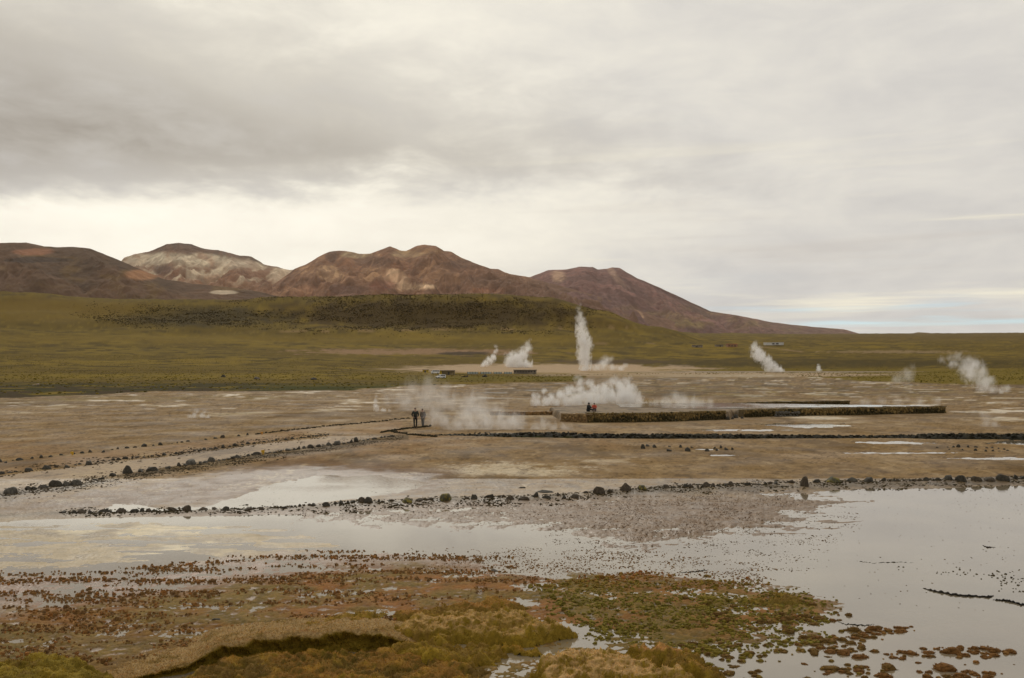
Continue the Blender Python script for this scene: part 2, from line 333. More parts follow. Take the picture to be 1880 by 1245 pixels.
def build_ground():
    uc = np.concatenate([-np.geomspace(5200, 130, 46), np.arange(-120, 2001, 2.2), 1880 + np.geomspace(130, 5200, 46)])
    vr = np.concatenate([np.geomspace(1900, 1290, 26), np.arange(1285, 690, -1.25)])
    dr = np.concatenate([H * F / (vr - V0), np.geomspace(H * F / 21.8, 9000, 190)])
    U, D = np.meshgrid(uc, dr); U = U.ravel(); D = D.ravel(); X = (U - U0) / F * D; Y = D
    Z, u, v, (n1, n2, nb, wf, wr, wsnd, wc, bil) = surface(X, Y)
    pv = V0 + (H - Z) * F / D                             # where each point stands in the view
    big = fbm(X * .035, Y * .035, 4, 61); mid = fbm(X * .11, Y * .11, 4, 65); huge = fbm(X * .006, Y * .006, 4, 71); gr = fbm(X * .3, Y * .3, 3, 73)
    col = np.tile(C(136, 112, 76), (len(X), 1)); wet = .16 + .3 * nb
    def paint(mask, c, k=1.0):
        nonlocal col
        m_ = np.clip(mask * k, 0, 1)[:, None]; col = col * (1 - m_) + c * m_
    # ---- mud and crust of the thermal flat
    paint(ss(nb + .5 * n1, -.1, .6), C(120, 97, 64), .8)
    paint(ss(mid + .3 * n1, .15, .6), C(160, 138, 110), .8)
    paint(ss(big - .4 * nb, .1, .6) * ss(v, 880, 830), C(142, 114, 82), .7)
    paint(ss(n1 + .9 * n2, .2, .6), C(92, 72, 46), .75)
    paint(ss(gr - .4 * n1, .15, .5), C(150, 128, 94), .6)
    paint(ss(ell(u, v, 950, 864, 190, 22) + .5 * nb + .5 * n1 + .4 * n2, .25, .8), C(196, 182, 158), .9)
    paint(ss(ell(u, v, 1120, 848, 130, 10) + .5 * nb + .5 * n1, .3, .8), C(190, 174, 150), .8)
    paint(ss(poly_sd(u, v, [(380, 868), (520, 835), (720, 845), (860, 865), (800, 905), (420, 905)]) + 8 * n1, -6, 20), C(116, 90, 66), .8)
    wm_ = ss(poly_sd(u, v * 3, [(-300, 2880), (0, 2790), (250, 2660), (430, 2585), (560, 2560), (820, 2610), (800, 2720), (420, 2790), (0, 2835), (-300, 2860)]) + 20 * n1, -20, 40); paint(wm_, C(112, 88, 64), .85); paint(wm_ * ss(gr + n2, .35, .8), C(176, 158, 128), .6); wet = np.maximum(wet, .85 * wm_)
    lane = (v < curve(u, ROW_NEAR) - 2) & (v > curve(u, ROW_MID) + 3) & (u < 730)
    paint(lane * 1.0, C(154, 133, 106), .75); wet = np.where(lane, .4, wet)
    farlane = (v < curve(u, ROW_MID) - 2) & (v > curve(u, ROW_FAR) + 2) & (u < 740); paint(farlane * 1.0, C(150, 122, 90), .7)
    # dark wet margins of the stone rows
    for rw in (ROW_FRONT, ROW_NEAR):
        dd = np.abs(v - curve(u, rw) - 3) + 4 * n1
        on = (u < 750) if rw is ROW_NEAR else (u > -400)
        paint(ss(dd, 8, 1) * on, C(72, 60, 34), .7)
    # flats further out: tan, yellow-green films, white sinter, pale strips with water sheen painted in
    far = ss(v, 800, 770)
    paint(far * ss(big, -.2, .3), C(134, 112, 80), .8)
    paint(far * ss(mid + .5 * big, .05, .55), C(172, 154, 126), .75)
    paint(far * ss(big - .3 * mid, .15, .5) * ss(v, 790, 745), C(118, 98, 70), .8)
    paint(ss(v, 775, 760) * ss(v, 722, 735) * ss(huge + .6 * mid, .05, .45) * ss(u, 1000, 700), C(122, 104, 50), .85)
    paint(ss(v, 755, 735) * ss(mid - .5 * huge, .05, .4) * ss(u, 850, 1100), C(138, 118, 66), .6)
    wh = ss(v, 782, 765) * ss(mid + .5 * gr - .3 * big, .18, .5) * ss(u, 1150, 1500); paint(wh, C(205, 192, 168), .9); wet = np.maximum(wet, .8 * wh)
    wh = ss(v, 770, 750) * ss(v, 688, 700) * ss(mid + .4 * gr, .28, .55); paint(wh, C(190, 174, 148), .7); wet = np.maximum(wet, .6 * wh)
    paint(ss(v, 735, 715) * ss(big + .4 * mid, -.1, .4) * ss(u, 760, 900), C(104, 86, 62), .75)
    paint(ss(ell(pv * 0 + u, pv, 1120, 723, 360, 14) + .6 * mid + .3 * gr, .2, .7), C(92, 76, 52), .7)
    sk = fbm(X * .16, Y * .07, 5, 75, .65); sk2 = fbm(X * .9, Y * .35, 4, 76, .6)
    flat = ss(v, 690, 705) * ss(v, 925, 905)
    paint(flat * ss(sk, .12, .5), C(98, 78, 50), .7); paint(flat * ss(sk, -.15, -.5), C(164, 142, 108), .6)
    paint(flat * ss(sk2, .2, .6), C(88, 70, 45), .65); paint(flat * ss(sk2, -.25, -.6), C(176, 156, 122), .5)
    paint(ss(v, 735, 722) * ss(v, 692, 700) * ss(sk + .5 * mid, .0, .4) * ss(u, 780, 1000), C(84, 70, 42), .75)
    paint(ss(v, 745, 725) * ss(v, 700, 712) * ss(mid - sk, .1, .5) * ss(u, 900, 1100), C(128, 110, 48), .6)
    # ---- grassland
    edge = curve(u, [(-1500, 735), (0, 730), (130, 726), (300, 719), (500, 717), (640, 716), (760, 708), (900, 704), (1000, 702), (1060, 701), (1080, 690), (1400, 687), (1600, 700), (1700, 704), (1880, 706), (3000, 712)]) + 2.5 * big + 1.5 * mid
    g = ss(pv - edge, .8, -.8)
    grass = C(94, 80, 24) * (1 - ss(huge, -.4, .5))[:, None] + C(110, 96, 34) * ss(huge, -.4, .5)[:, None]
    paint(g, grass); wet = wet * (1 - g) + .02 * g
    paint(g * ss(big + .5 * huge, .0, .45), C(70, 60, 22), .8)
    paint(g * ss(huge - .5 * big, .1, .5), C(124, 106, 32), .7)
    paint(g * ss(pv, 699, 706) * ss(u, 560, 380) * ss(mid + .5 * big, -.5, .0), C(58, 48, 30), .92)
    paint(g * ss(np.abs(pv - 690 + 4 * huge), 7, 2) * ss(u, 900, 600) * ss(mid, -.4, .2), C(126, 110, 28), .65)
    paint(g * ss(mid - .3 * big + .3 * gr, .2, .6), C(122, 106, 36), .55)
    paint(g * ss(pv, 700, 712) * ss(u, 780, 700) * ss(mid + .2, -.4, .3), C(52, 58, 14), .9)          # lush margin
    paint(g * ss(pv, 705, 712) * ss(mid - .2 * big, -.2, .2) * ss(u, 560, 380), C(66, 54, 36), .85)
    paint(g * ss(u, 1060, 1100) * ss(pv, 676, 681) , C(112, 100, 30), .7)
    paint(g * ss(u, 1100, 1200) * ss(np.abs(pv - 667 + 3 * big), 10, 4) * ss(mid, -.5, .2), C(70, 62, 26), .8)
    paint(g * ss(np.abs(pv - 695), 6, 2) * ss(u, 600, 850) * ss(u, 1080, 1050), C(104, 96, 22), .6)
    # sinter basin round the far vents
    bas = ss(ell(u, pv, 1010, 677, 330, 10) + .35 * big + .2 * mid, .0, .35); paint(bas, C(176, 158, 130), .9)
    bas = ss(ell(u, pv, 1320, 688, 420, 5.5) + .3 * big, .1, .4); paint(bas, C(168, 152, 126), .85)
    bas = ss(ell(u, pv, 760, 646, 330, 9) + .4 * big + .3 * mid, .25, .6); paint(bas, C(142, 118, 90), .85)
    bas = ss(ell(u, pv, 850, 649, 70, 4.5) + .3 * mid, .15, .5); paint(bas, C(56, 48, 34), .85)
    bas = ss(ell(u, pv, 1120, 664, 190, 6) + .4 * mid, .2, .6); paint(bas, C(84, 70, 52), .8)
    bas = ss(ell(u, pv, 1640, 646, 220, 4.5) + .5 * mid + .3 * gr, .35, .7); paint(bas, C(140, 122, 92), .7)
    bas = ss(ell(u, pv, 1500, 665, 420, 13) + .4 * big, .1, .6) * ss(u, 1120, 1200); paint(bas, C(72, 62, 24), .6)
    # the hill: dark scrub, rust tint on the crown, the track along its foot
    hill = ss(pv, 612, 600) * g * ss(u, 1330, 1200)
    paint(hill * ss(huge + .3 * big, -.2, .5), C(86, 70, 26), .7)
    scr = ss(ell(u, pv, 800, 578, 330, 34) + .25 * big + .2 * huge, .05, .45); paint(scr * hill, C(64, 51, 20), .85)
    scr2 = ss(ell(u, pv, 360, 582, 240, 26) + .3 * big, .1, .6); paint(scr2 * hill, C(58, 50, 19), .85)
    paint(ss(pv, 606, 560) * ss(u, 1050, 1200) * ss(u, 1450, 1300) * g, C(130, 110, 34), .8)
    paint(g * ss(np.abs(pv - 622 + 5 * huge), 12, 3) * ss(u, 1250, 1000) * ss(big, -.6, .3), C(120, 102, 32), .6)
    paint(g * ss(ell(u, pv, 60, 570, 330, 26) + .3 * big, .0, .5), C(112, 94, 30), .6)
    trk = ss(np.abs(pv - curve(u, [(420, 610), (600, 608), (800, 606), (1000, 604), (1130, 602), (1200, 601)])), 1.3, .4) * ss(u, 420, 560) * ss(u, 1210, 1120); paint(trk, C(132, 112, 72), .8)
    trk = ss(np.abs(pv - curve(u, [(1080, 631), (1150, 629), (1240, 632)])), 1.2, .4) * ss(u, 1080, 1100) * ss(u, 1240, 1200); paint(trk, C(132, 112, 76), .7)
    trk = ss(np.abs(pv - curve(u, [(1390, 636), (1440, 642), (1480, 647)])), 1.3, .4) * ss(u, 1390, 1400) * ss(u, 1480, 1470); paint(trk, C(140, 120, 86), .7)
    paint(ss(pv, 632, 618) * ss(u, 1450, 1560), C(98, 82, 38), .6)
    # ---- near flat: algae films, rust zone, sand
    nz = ss(v, 900, 930)
    paint(nz * ss(v - curve(u, ROW_FRONT), 0, 6), C(118, 94, 68), .9)
    paint(wf * nz, C(168, 150, 112), .9); paint(wf * ss(n1 + .6 * nb, .0, .4), C(118, 96, 48), .85); paint(wf * ss(nb - .5 * n1, .1, .5), C(214, 202, 172), .75)
    paint(wr, C(116, 86, 56), .9); paint(wr * ss(n2 + n1, .1, .7), C(128, 84, 46), .7); paint(wr * ss(nb, .1, .6), C(140, 116, 92), .7)
    paint(wsnd, C(134, 112, 88), .85); paint(wsnd * ss(n1 + .3 * n2, .1, .6), C(146, 104, 62), .55); paint(wsnd * ss(nb - .2 * n2, .15, .6), C(104, 92, 74), .5)
    moss = ss(poly_sd(u, v * 3, [(a, b * 3) for a, b in [(720, 1140), (960, 1060), (1200, 1050), (1500, 1090), (1520, 1180), (1330, 1330), (330, 1330), (420, 1210), (700, 1180)]]) + 30 * n1, -30, 60)
    paint(moss, C(84, 68, 34), .8)
    oc = 1.15 * C(132, 88, 42) * ss(n1 + nb, .5, -.4)[:, None] + 1.2 * C(104, 88, 32) * (1 - ss(n1 + nb, .5, -.4))[:, None]
    south = ss(v + 30 * nb, 1110, 1190)[:, None]; oc = oc * (1 - .7 * south) + 1.2 * C(92, 78, 27) * .7 * south
    paint(wc * ss(bil, -.2, .7), oc, .85); paint(wc * ss(bil, .9, 1.4), C(150, 118, 66), .4)
    wet = np.where(v > 880, np.clip(.75 + .3 * n1, .3, 1), wet); wet = wet * (1 - .75 * wc * ss(bil, -.2, .5))
    wet = np.clip(wet * (1 - g), 0, 1)
    col = col * np.where(g[:, None] > .5, np.array([1.06, .97, .92]), np.array([.97, .925, .83]))
    me = np_mesh('ground', np.stack([X, Y, Z], 1), grid_faces(len(dr), len(uc)), col, wet)
    o = link('ground', me, M_ground); tag(o, kind='structure')
    # land behind and beside the viewpoint
    bm = bmesh.new(); bmesh.ops.create_circle(bm, cap_ends=True, segments=64, radius=9500); bmesh.ops.translate(bm, verts=bm.verts, vec=(0, 0, -.6))
    m2 = bm_mesh(bm, 'ground'); o2 = link('ground', m2, mat_plain('mud_plain', (.24, .17, .10), scale=.5)); tag(o2, kind='structure')
    # water
    vv = [(-60, 7, 0), (60, 7, 0), (200, 330, 0), (-200, 330, 0)]
    mw = np_mesh('water', vv, [[0, 1, 2, 3]], smooth=False)
    o3 = link('water', mw, M_water); tag(o3, kind='structure')
build_ground()

# ------------------------------------------------------------------ mountains
def seg_height(X, Y, line, slope, power=1.0):
    """height of a ridge with straight flanks along a 3-D polyline"""
    z = np.full(X.shape, -1e9)
    for (a, b) in zip(line[:-1], line[1:]):
        ex, ey = b[0] - a[0], b[1] - a[1]; l2 = ex * ex + ey * ey + 1e-9
        t = np.clip(((X - a[0]) * ex + (Y - a[1]) * ey) / l2, 0, 1)
        dist = np.hypot(X - a[0] - ex * t, Y - a[1] - ey * t)
        z = np.maximum(z, a[2] + (b[2] - a[2]) * t - slope * dist)
    return z
def mountain(name, sky, d, spurs, slope, painter, front, back, step=1.9, rough=26, seed=0, carve=60):
    us = np.arange(sky[0][0], sky[-1][0] + .1, step); ds = np.concatenate([np.linspace(front, d, 190), np.linspace(d, back, 22)[1:]])
    U, D = np.meshgrid(us, ds); X = (U - U0) / F * D; Y = D.copy()
    wx = fbm(X * .0016, Y * .0016, 4, seed + 90) * 130; wy = fbm(X * .0016, Y * .0016, 4, seed + 95) * 130
    fade = np.clip((d - D) / 700, 0, 1)
    crest = [tuple(at(a, b, d)) for a, b in sky]
    zc = H + (V0 - curve(U, sky)) * d / F
    Z = np.where(D <= d, zc - slope * (d - D) * (.85 + .25 * fbm(X * .001, Y * .0004, 3, seed + 3)), zc - .5 * (D - d))
    for sp in spurs:
        line = [tuple(at(a, b, c)) for a, b, c in sp['pts']]
        Z = np.maximum(Z, seg_height(X + wx * fade, Y + wy * fade, line, sp.get('slope', .55)))
    rd = ridged(X * .0035 + wx * .004, Y * .0016 + wy * .002, 5, seed + 7)
    rd2 = ridged(X * .013 + wx * .01, Y * .0045 + wy * .004, 4, seed + 17)
    Z = Z + fade * (rd * carve * 1.0 - carve * .6 + rd2 * carve * .42) + fbm(X * .012, Y * .012, 4, seed + 9) * rough * (.25 + .75 * fade)
    lim = H + (V0 - (curve(U, sky) + .6)) * D / F
    Z = np.where(D < d, np.minimum(Z, lim), Z)
    Z = np.maximum(Z, -30)
    pv = V0 + (H - Z) * F / D
    gx = np.gradient(Z, axis=1) / np.maximum(np.gradient(X, axis=1), 1e-6)
    col = painter(U, pv, X, Y, Z, rd, gx) * np.array([1.75, 1.8, 1.85])
    me = np_mesh(name, np.stack([X, Y, Z], -1).reshape(-1, 3), grid_faces(len(ds), len(us)), col.reshape(-1, 3), np.zeros(U.size))
    o = link(name, me, M_rock); tag(o, kind='structure'); return o

def blend(col, mask, c, k=1.0):
    m_ = np.clip(mask * k, 0, 1)[..., None]; return col * (1 - m_) + c * m_
def base_rock(U, c1, c2, X, Y, s=0):
    n = fbm(X * .002, Y * .0012, 5, 200 + s); return blend(np.tile(c1, U.shape + (1,)), ss(n, -.35, .4), c2)
def RD2(X, Y, s): return ridged(X * .013 + 4 * fbm(X * .002, Y * .001, 3, 60 + s), Y * .0025, 4, 500 + s)
def streaks(X, Y, s): return fbm(X * .012, Y * .0012, 4, 300 + s)

def paint_m2(U, v, X, Y, Z, rd, gx):
    col = base_rock(U, C(128, 98, 74), C(112, 84, 64), X, Y, 1); st = streaks(X, Y, 1); n = fbm(U * .03, v * .05, 4, 5)
    col = blend(col, ss(v, 500, 476) * ss(v, 458, 468), C(178, 164, 138), .9)
    col = blend(col, ss(st + n * .4, -.15, .3) * ss(v, 462, 476) * ss(v, 530, 506), C(182, 164, 136), .85)
    col = blend(col, ss(n - st * .3, .1, .5), C(124, 86, 62), .6)
    col = blend(col, ss(v - curve(U, [(200, 475), (260, 465), (300, 464), (330, 466), (365, 467), (420, 474), (470, 484), (560, 500)]) + 8 * n, 4, -6), C(82, 66, 54), .95)
    col = blend(col, ss(ell(U, v, 300, 495, 26, 13) + .3 * n, .1, .5), C(88, 70, 60), .85)
    col = blend(col, ss(ell(U, v, 520, 512, 40, 22) + .4 * n + .3 * st, .1, .5), C(182, 162, 134), .8)
    col = blend(col, ss(ell(U, v, 440, 484, 50, 14) + .3 * n + .4 * st, .2, .6), C(170, 152, 128), .7)
    col = blend(col, ss(RD2(X, Y, 1), .1, .6), C(104, 78, 60), .4)
    return col
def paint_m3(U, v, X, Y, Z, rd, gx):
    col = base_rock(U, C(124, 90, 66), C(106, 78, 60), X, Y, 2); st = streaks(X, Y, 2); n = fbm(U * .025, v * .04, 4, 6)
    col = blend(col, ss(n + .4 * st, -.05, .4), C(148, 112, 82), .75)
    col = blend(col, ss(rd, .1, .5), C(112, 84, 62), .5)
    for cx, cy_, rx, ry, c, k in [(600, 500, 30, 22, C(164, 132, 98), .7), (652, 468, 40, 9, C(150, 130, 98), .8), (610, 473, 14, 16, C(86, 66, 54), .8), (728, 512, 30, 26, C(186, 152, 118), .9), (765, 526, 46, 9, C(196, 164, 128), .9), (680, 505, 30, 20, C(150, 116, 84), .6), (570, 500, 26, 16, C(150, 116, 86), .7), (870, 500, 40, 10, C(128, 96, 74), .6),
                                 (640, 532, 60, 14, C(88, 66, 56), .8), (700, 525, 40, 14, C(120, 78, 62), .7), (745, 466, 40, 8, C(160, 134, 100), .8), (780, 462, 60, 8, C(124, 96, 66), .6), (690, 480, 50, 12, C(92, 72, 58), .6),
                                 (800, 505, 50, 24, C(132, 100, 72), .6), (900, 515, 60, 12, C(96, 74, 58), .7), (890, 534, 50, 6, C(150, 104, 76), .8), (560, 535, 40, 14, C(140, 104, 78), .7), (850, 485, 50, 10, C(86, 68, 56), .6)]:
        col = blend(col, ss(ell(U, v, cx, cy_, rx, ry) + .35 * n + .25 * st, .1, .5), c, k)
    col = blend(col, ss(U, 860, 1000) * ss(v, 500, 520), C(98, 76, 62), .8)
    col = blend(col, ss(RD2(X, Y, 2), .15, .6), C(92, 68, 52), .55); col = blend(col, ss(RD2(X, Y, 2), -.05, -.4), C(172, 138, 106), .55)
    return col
def paint_m4(U, v, X, Y, Z, rd, gx):
    col = base_rock(U, C(112, 82, 72), C(98, 74, 66), X, Y, 3); st = streaks(X, Y, 3); n = fbm(U * .02, v * .05, 4, 7)
    col = blend(col, ss(ell(U, v, 1025, 508, 22, 18) + .3 * n, .1, .5), C(160, 130, 104), .8)
    col = blend(col, ss(np.abs(U - curve(v, [(490, 1118), (500, 1124), (520, 1140), (540, 1158)])), 10, 3) * ss(v, 540, 505), C(160, 130, 108), .75)
    col = blend(col, ss(v, 545, 575) * ss(n + .3 * st, -.3, .4), C(112, 90, 62), .8)
    col = blend(col, ss(v, 570, 595) * ss(n, -.1, .5), C(120, 102, 62), .8)
    col = blend(col, ss(fbm(X * .003, Y * .0015, 4, 17), .1, .5) * ss(v, 540, 570), C(84, 66, 54), .8)
    col = blend(col, ss(U, 1250, 1500), C(112, 92, 76), .6); col = blend(col, ss(RD2(X, Y, 3), .1, .6), C(82, 62, 54), .5)
    return col
def paint_m1(U, v, X, Y, Z, rd, gx):
    col = base_rock(U, C(84, 64, 48), C(74, 58, 44), X, Y, 4); n = fbm(U * .02, v * .05, 5, 8)
    col = blend(col, ss(n, .0, .5), C(92, 72, 46), .7)
    col = blend(col, ss(ell(U, v, 60, 462, 60, 8) + .4 * n, .1, .5), C(116, 80, 58), .8)
    col = blend(col, ss(ell(U, v, 60, 478, 90, 8) + .5 * n, .2, .5), C(54, 44, 36), .8)
    col = blend(col, ss(ell(U, v, 260, 505, 40, 14) + .2 * n, .1, .5), C(134, 96, 66), .8)
    col = blend(col, ss(ell(U, v, 410, 537, 36, 5) + .3 * n, .2, .5), C(168, 150, 126), .8)
    return col
mountain('mountain', [(940, 512), (975, 508), (990, 502), (1006, 496), (1040, 495), (1062, 490), (1088, 490), (1097, 495), (1112, 494), (1124, 491), (1138, 492), (1150, 499), (1180, 517), (1230, 543), (1300, 571), (1360, 580), (1420, 592), (1500, 601), (1550, 605), (1580, 613), (1630, 617), (1700, 622)],
         8200, [dict(pts=[(1060, 494, 8150), (1090, 530, 7300), (1130, 575, 6400)], slope=.42), dict(pts=[(1135, 494, 8150), (1190, 545, 7300), (1260, 590, 6400)], slope=.42), dict(pts=[(1300, 572, 8100), (1360, 592, 7300)], slope=.3)], .25, paint_m4, 5200, 10500, rough=16, seed=4, carve=40)
mountain('mountain', [(205, 500), (228, 473), (245, 467), (270, 463), (290, 455), (306, 448), (330, 446), (352, 449), (375, 457), (400, 459), (440, 469), (462, 471), (485, 486), (510, 490), (532, 496), (550, 495), (580, 510), (620, 530)],
         7000, [dict(pts=[(325, 449, 6950), (330, 490, 6200), (340, 520, 5600)], slope=.5), dict(pts=[(420, 466, 6950), (440, 495, 6300), (480, 540, 5500)], slope=.5), dict(pts=[(250, 470, 6950), (265, 500, 6300), (300, 530, 5600)], slope=.5), dict(pts=[(510, 492, 6900), (500, 515, 6400)], slope=.5)],
         .42, paint_m2, 4600, 8500, rough=20, seed=1, carve=70)
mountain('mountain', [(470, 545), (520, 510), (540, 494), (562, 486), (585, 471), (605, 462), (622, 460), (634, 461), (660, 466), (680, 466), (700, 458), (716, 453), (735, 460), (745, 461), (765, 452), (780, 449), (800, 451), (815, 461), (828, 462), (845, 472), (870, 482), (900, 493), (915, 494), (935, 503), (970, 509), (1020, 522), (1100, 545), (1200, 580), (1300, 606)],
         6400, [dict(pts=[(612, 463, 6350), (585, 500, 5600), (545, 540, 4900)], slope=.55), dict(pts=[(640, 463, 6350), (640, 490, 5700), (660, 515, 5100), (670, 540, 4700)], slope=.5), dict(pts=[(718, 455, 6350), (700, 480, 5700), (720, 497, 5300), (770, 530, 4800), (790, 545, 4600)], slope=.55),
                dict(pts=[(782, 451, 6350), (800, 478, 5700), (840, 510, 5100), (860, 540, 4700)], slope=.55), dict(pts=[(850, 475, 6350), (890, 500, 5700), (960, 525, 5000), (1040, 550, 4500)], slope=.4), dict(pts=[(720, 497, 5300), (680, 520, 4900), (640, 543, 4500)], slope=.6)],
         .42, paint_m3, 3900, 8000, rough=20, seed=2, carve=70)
mountain('mountain', [(-900, 440), (-300, 452), (-100, 443), (0, 446), (48, 445), (80, 452), (105, 454), (140, 453), (165, 457), (200, 470), (240, 487), (300, 512), (360, 522), (430, 528), (480, 537), (520, 546), (600, 556)],
         4600, [dict(pts=[(20, 448, 4550), (40, 480, 4000), (60, 510, 3500)], slope=.45), dict(pts=[(150, 456, 4550), (190, 490, 4000), (240, 520, 3500)], slope=.45), dict(pts=[(-200, 450, 4550), (-160, 500, 3800)], slope=.45)],
         .35, paint_m1, 2700, 5600, rough=14, seed=3, carve=46)
def paint_bump(U, v, X, Y, Z, rd, gx): return base_rock(U, C(104, 86, 56), C(96, 80, 52), X, Y, 5)
mountain('hill', [(1640, 619), (1665, 615), (1685, 610), (1705, 611), (1730, 616), (1760, 620)], 9400, [], .12, paint_bump, 8600, 9900, rough=4, seed=5, carve=6)

# ------------------------------------------------------------------ stones
M_stone = [mat_plain('dark_stone', (.030, .025, .015), rough=.85, scale=3, col2=(.062, .052, .033)),
           mat_plain('brown_stone', (.045, .032, .017), rough=.85, scale=3, col2=(.085, .062, .036)),
           mat_plain('mossy_stone', (.05, .045, .018), rough=.8, scale=1.6, col2=(.20, .155, .018), lo=.45, hi=.6),
           mat_plain('grey_stone', (.06, .052, .038), rough=.85, scale=3, col2=(.105, .092, .07)),
           mat_plain('tan_boulder', (.20, .14, .085), rough=.8, scale=2, col2=(.26, .19, .12))]
def rock_bm(seed, sub=3, flat=1.0, ang=.35):
    rg = np.random.default_rng(seed); bm = bmesh.new(); bmesh.ops.create_icosphere(bm, subdivisions=sub, radius=1.0)
    V = np.array([v.co[:] for v in bm.verts]); 
    planes = rg.normal(size=(14, 3)); planes /= np.linalg.norm(planes, axis=1)[:, None]; off = rg.uniform(.48, .86, 14) if seed < 108 else rg.uniform(.70, .95, 14)
    for p, o in zip(planes, off):                       # chipped faces
        d = V @ p - o; V -= np.where(d > 0, d, 0)[:, None] * p * (.68 + ang)
    V *= 1 + .10 * fbm(V[:, 0] * 2 + seed, V[:, 1] * 2 + V[:, 2] * 1.7, 3, seed)[:, None]
    V *= np.array([1.08, .85, .82 * flat]); V[:, 2] = np.where(V[:, 2] < -.35, -.35 + (V[:, 2] + .35) * .3, V[:, 2]) + .3
    for v, c in zip(bm.verts, V): v.co = c
    return bm
ROCKS = {}
def rock_mesh(variant, mat_i, sub=3):
    k = (variant, mat_i, sub)
    if k not in ROCKS:
        me = bm_mesh(rock_bm(100 + variant, sub, [1, .8, 1.15, .9, .7, 1.25, 1, .85][variant % 8]), 'stone', True); me.materials.append(M_stone[mat_i]); ROCKS[k] = me
    return ROCKS[k]
ONES = 'zeroth first second third fourth fifth sixth seventh eighth ninth tenth eleventh twelfth thirteenth fourteenth fifteenth sixteenth seventeenth eighteenth nineteenth'.split()
TENS = 'x x twenty thirty forty fifty sixty seventy eighty ninety'.split()
def nth(n):
    if n < 20: return ONES[n]
    if n >= 100: return 'hundred-and-' + nth(n - 100) if n > 100 else 'hundredth'
    return (TENS[n // 10][:-1] + 'ieth') if n % 10 == 0 else TENS[n // 10] + '-' + ONES[n % 10]
def place_stone(u, v, wpx, hpx, mi, label, group, name='stone', cat='stone', sub=3, var=None, sink=.3, yaw=None):
    x, y = gp(u, v); z = max(zat(x, y), -.02); sc = F / y; w = wpx / sc / 2; h = hpx / sc * 1.12
    o = bpy.data.objects.new(name, rock_mesh((random.choice((8, 9, 10, 1, 4)) if wpx > 17 else random.randrange(8)) if var is None else var, mi, sub)); COL.objects.link(o)
    o.location = (x, y, z - sink * h); o.scale = (w, w * random.uniform(.75, 1.1), h / 1.05); o.rotation_euler = (0, 0, random.uniform(0, 6.28) if yaw is None else yaw)
    return tag(o, label, cat, group)
TONE = ['dark', 'brown', 'yellow-mossed', 'grey', 'tan']
def stone_row(line, u0, u1, size_m, fixed, where, group, gap=1.0, tones=(0, 0, 1), var=.3, drop=0.0, sub=2):
    items = []
    u = u0; occupied = [(a - c / 2, a + c / 2) for a, b, c, d, e in fixed]
    while u < u1:
        v = float(curve(u, line)); y = H * F / (v - V0); w = size_m * random.uniform(1 - var, 1 + var) * F / y
        if random.random() >= drop and not any(a - w * .4 < u < b + w * .4 for a, b in occupied):
            items.append((u, v + random.uniform(-.04, .04) * w, w, w * random.uniform(.42, .68), random.choice(tones)))
        u += w * gap * random.uniform(.8, 1.15)
    items += fixed; items.sort()
    for i, (u, v, w, h, mi) in enumerate(items):
        big = w > 1.25 * size_m * F * (v - V0) / (H * F)
        adj = ('large ' if big else '') + ('tall ' if h > w * .75 else 'flat ' if h < w * .45 else '') + TONE[mi]
        place_stone(u, v, w, h, mi, f'{adj} stone, {nth(i + 1)} from the left in the {where}', group, sub=3 if w > 14 else sub)
    return len(items)
front_fixed = [(195, 941, 30, 16, 0), (222, 942, 27, 11, 1), (318, 940, 31, 19, 1), (343, 940, 24, 14, 1), (372, 938, 27, 8, 1), (415, 939, 19, 13, 0), (458, 939, 23, 9, 1), (480, 939, 15, 8, 1), (520, 937, 15, 10, 0), (598, 934, 18, 12, 0),
               (746, 927, 30, 20, 2), (818, 923, 38, 16, 2), (938, 921, 20, 14, 1), (961, 921, 26, 15, 1), (1005, 919, 22, 13, 0), (1036, 918, 18, 14, 0), (1056, 917, 22, 13, 1), (1100, 911, 26, 17, 1), (1121, 909, 20, 15, 1), (1148, 906, 28, 18, 1), (1178, 904, 22, 14, 2), (1222, 901, 22, 10, 1),
               (1372, 896, 18, 11, 0), (1453, 892, 22, 14, 1), (1477, 896, 27, 26, 1), (1500, 891, 20, 11, 0), (1529, 890, 36, 13, 2), (1562, 889, 34, 18, 0), (1596, 889, 27, 14, 0), (1742, 886, 24, 15, 0), (1765, 888, 27, 21, 0), (1793, 887, 24, 11, 1), (1816, 887, 22, 10, 1), (1841, 886, 28, 16, 0), (1864, 884, 15, 19, 0), (1878, 884, 14, 14, 0)]
front_fixed = [(a, b, c * .86, d_ * .84, e) for a, b, c, d_, e in front_fixed]
n_st = stone_row(ROW_FRONT, 110, 1900, .27, front_fixed, 'front row before the wide water', 'stones of the front row', var=.55, gap=1.0, tones=(0, 0, 1, 0, 1), drop=.05)
near_fixed = [(20, 908, 30, 14, 3), (-8, 911, 34, 15, 3), (140, 893, 20, 12, 3), (208, 876, 20, 14, 0), (234, 871, 20, 17, 0), (280, 866, 24, 11, 0)]
n_st += stone_row(ROW_NEAR, -40, 725, .44, near_fixed, 'row between lane and brown pool', 'stones edging the lane, pool side', gap=.95, var=.45, tones=(0, 3, 0, 3))
n_st += stone_row(ROW_MID, -30, 610, .33, [(52, 866, 18, 9, 0), (85, 863, 18, 9, 0), (122, 860, 17, 11, 0), (164, 855, 20, 12, 0)], 'middle row of the left-hand lane', 'stones edging the lane, far side', gap=1.12)
n_st += stone_row(ROW_FAR, 0, 470, .34, [(10, 852, 9, 8, 3), (190, 832, 12, 6, 0)], 'thin farthest row on the left', 'stones of the thin far row', gap=1.75, var=.4, drop=.12)
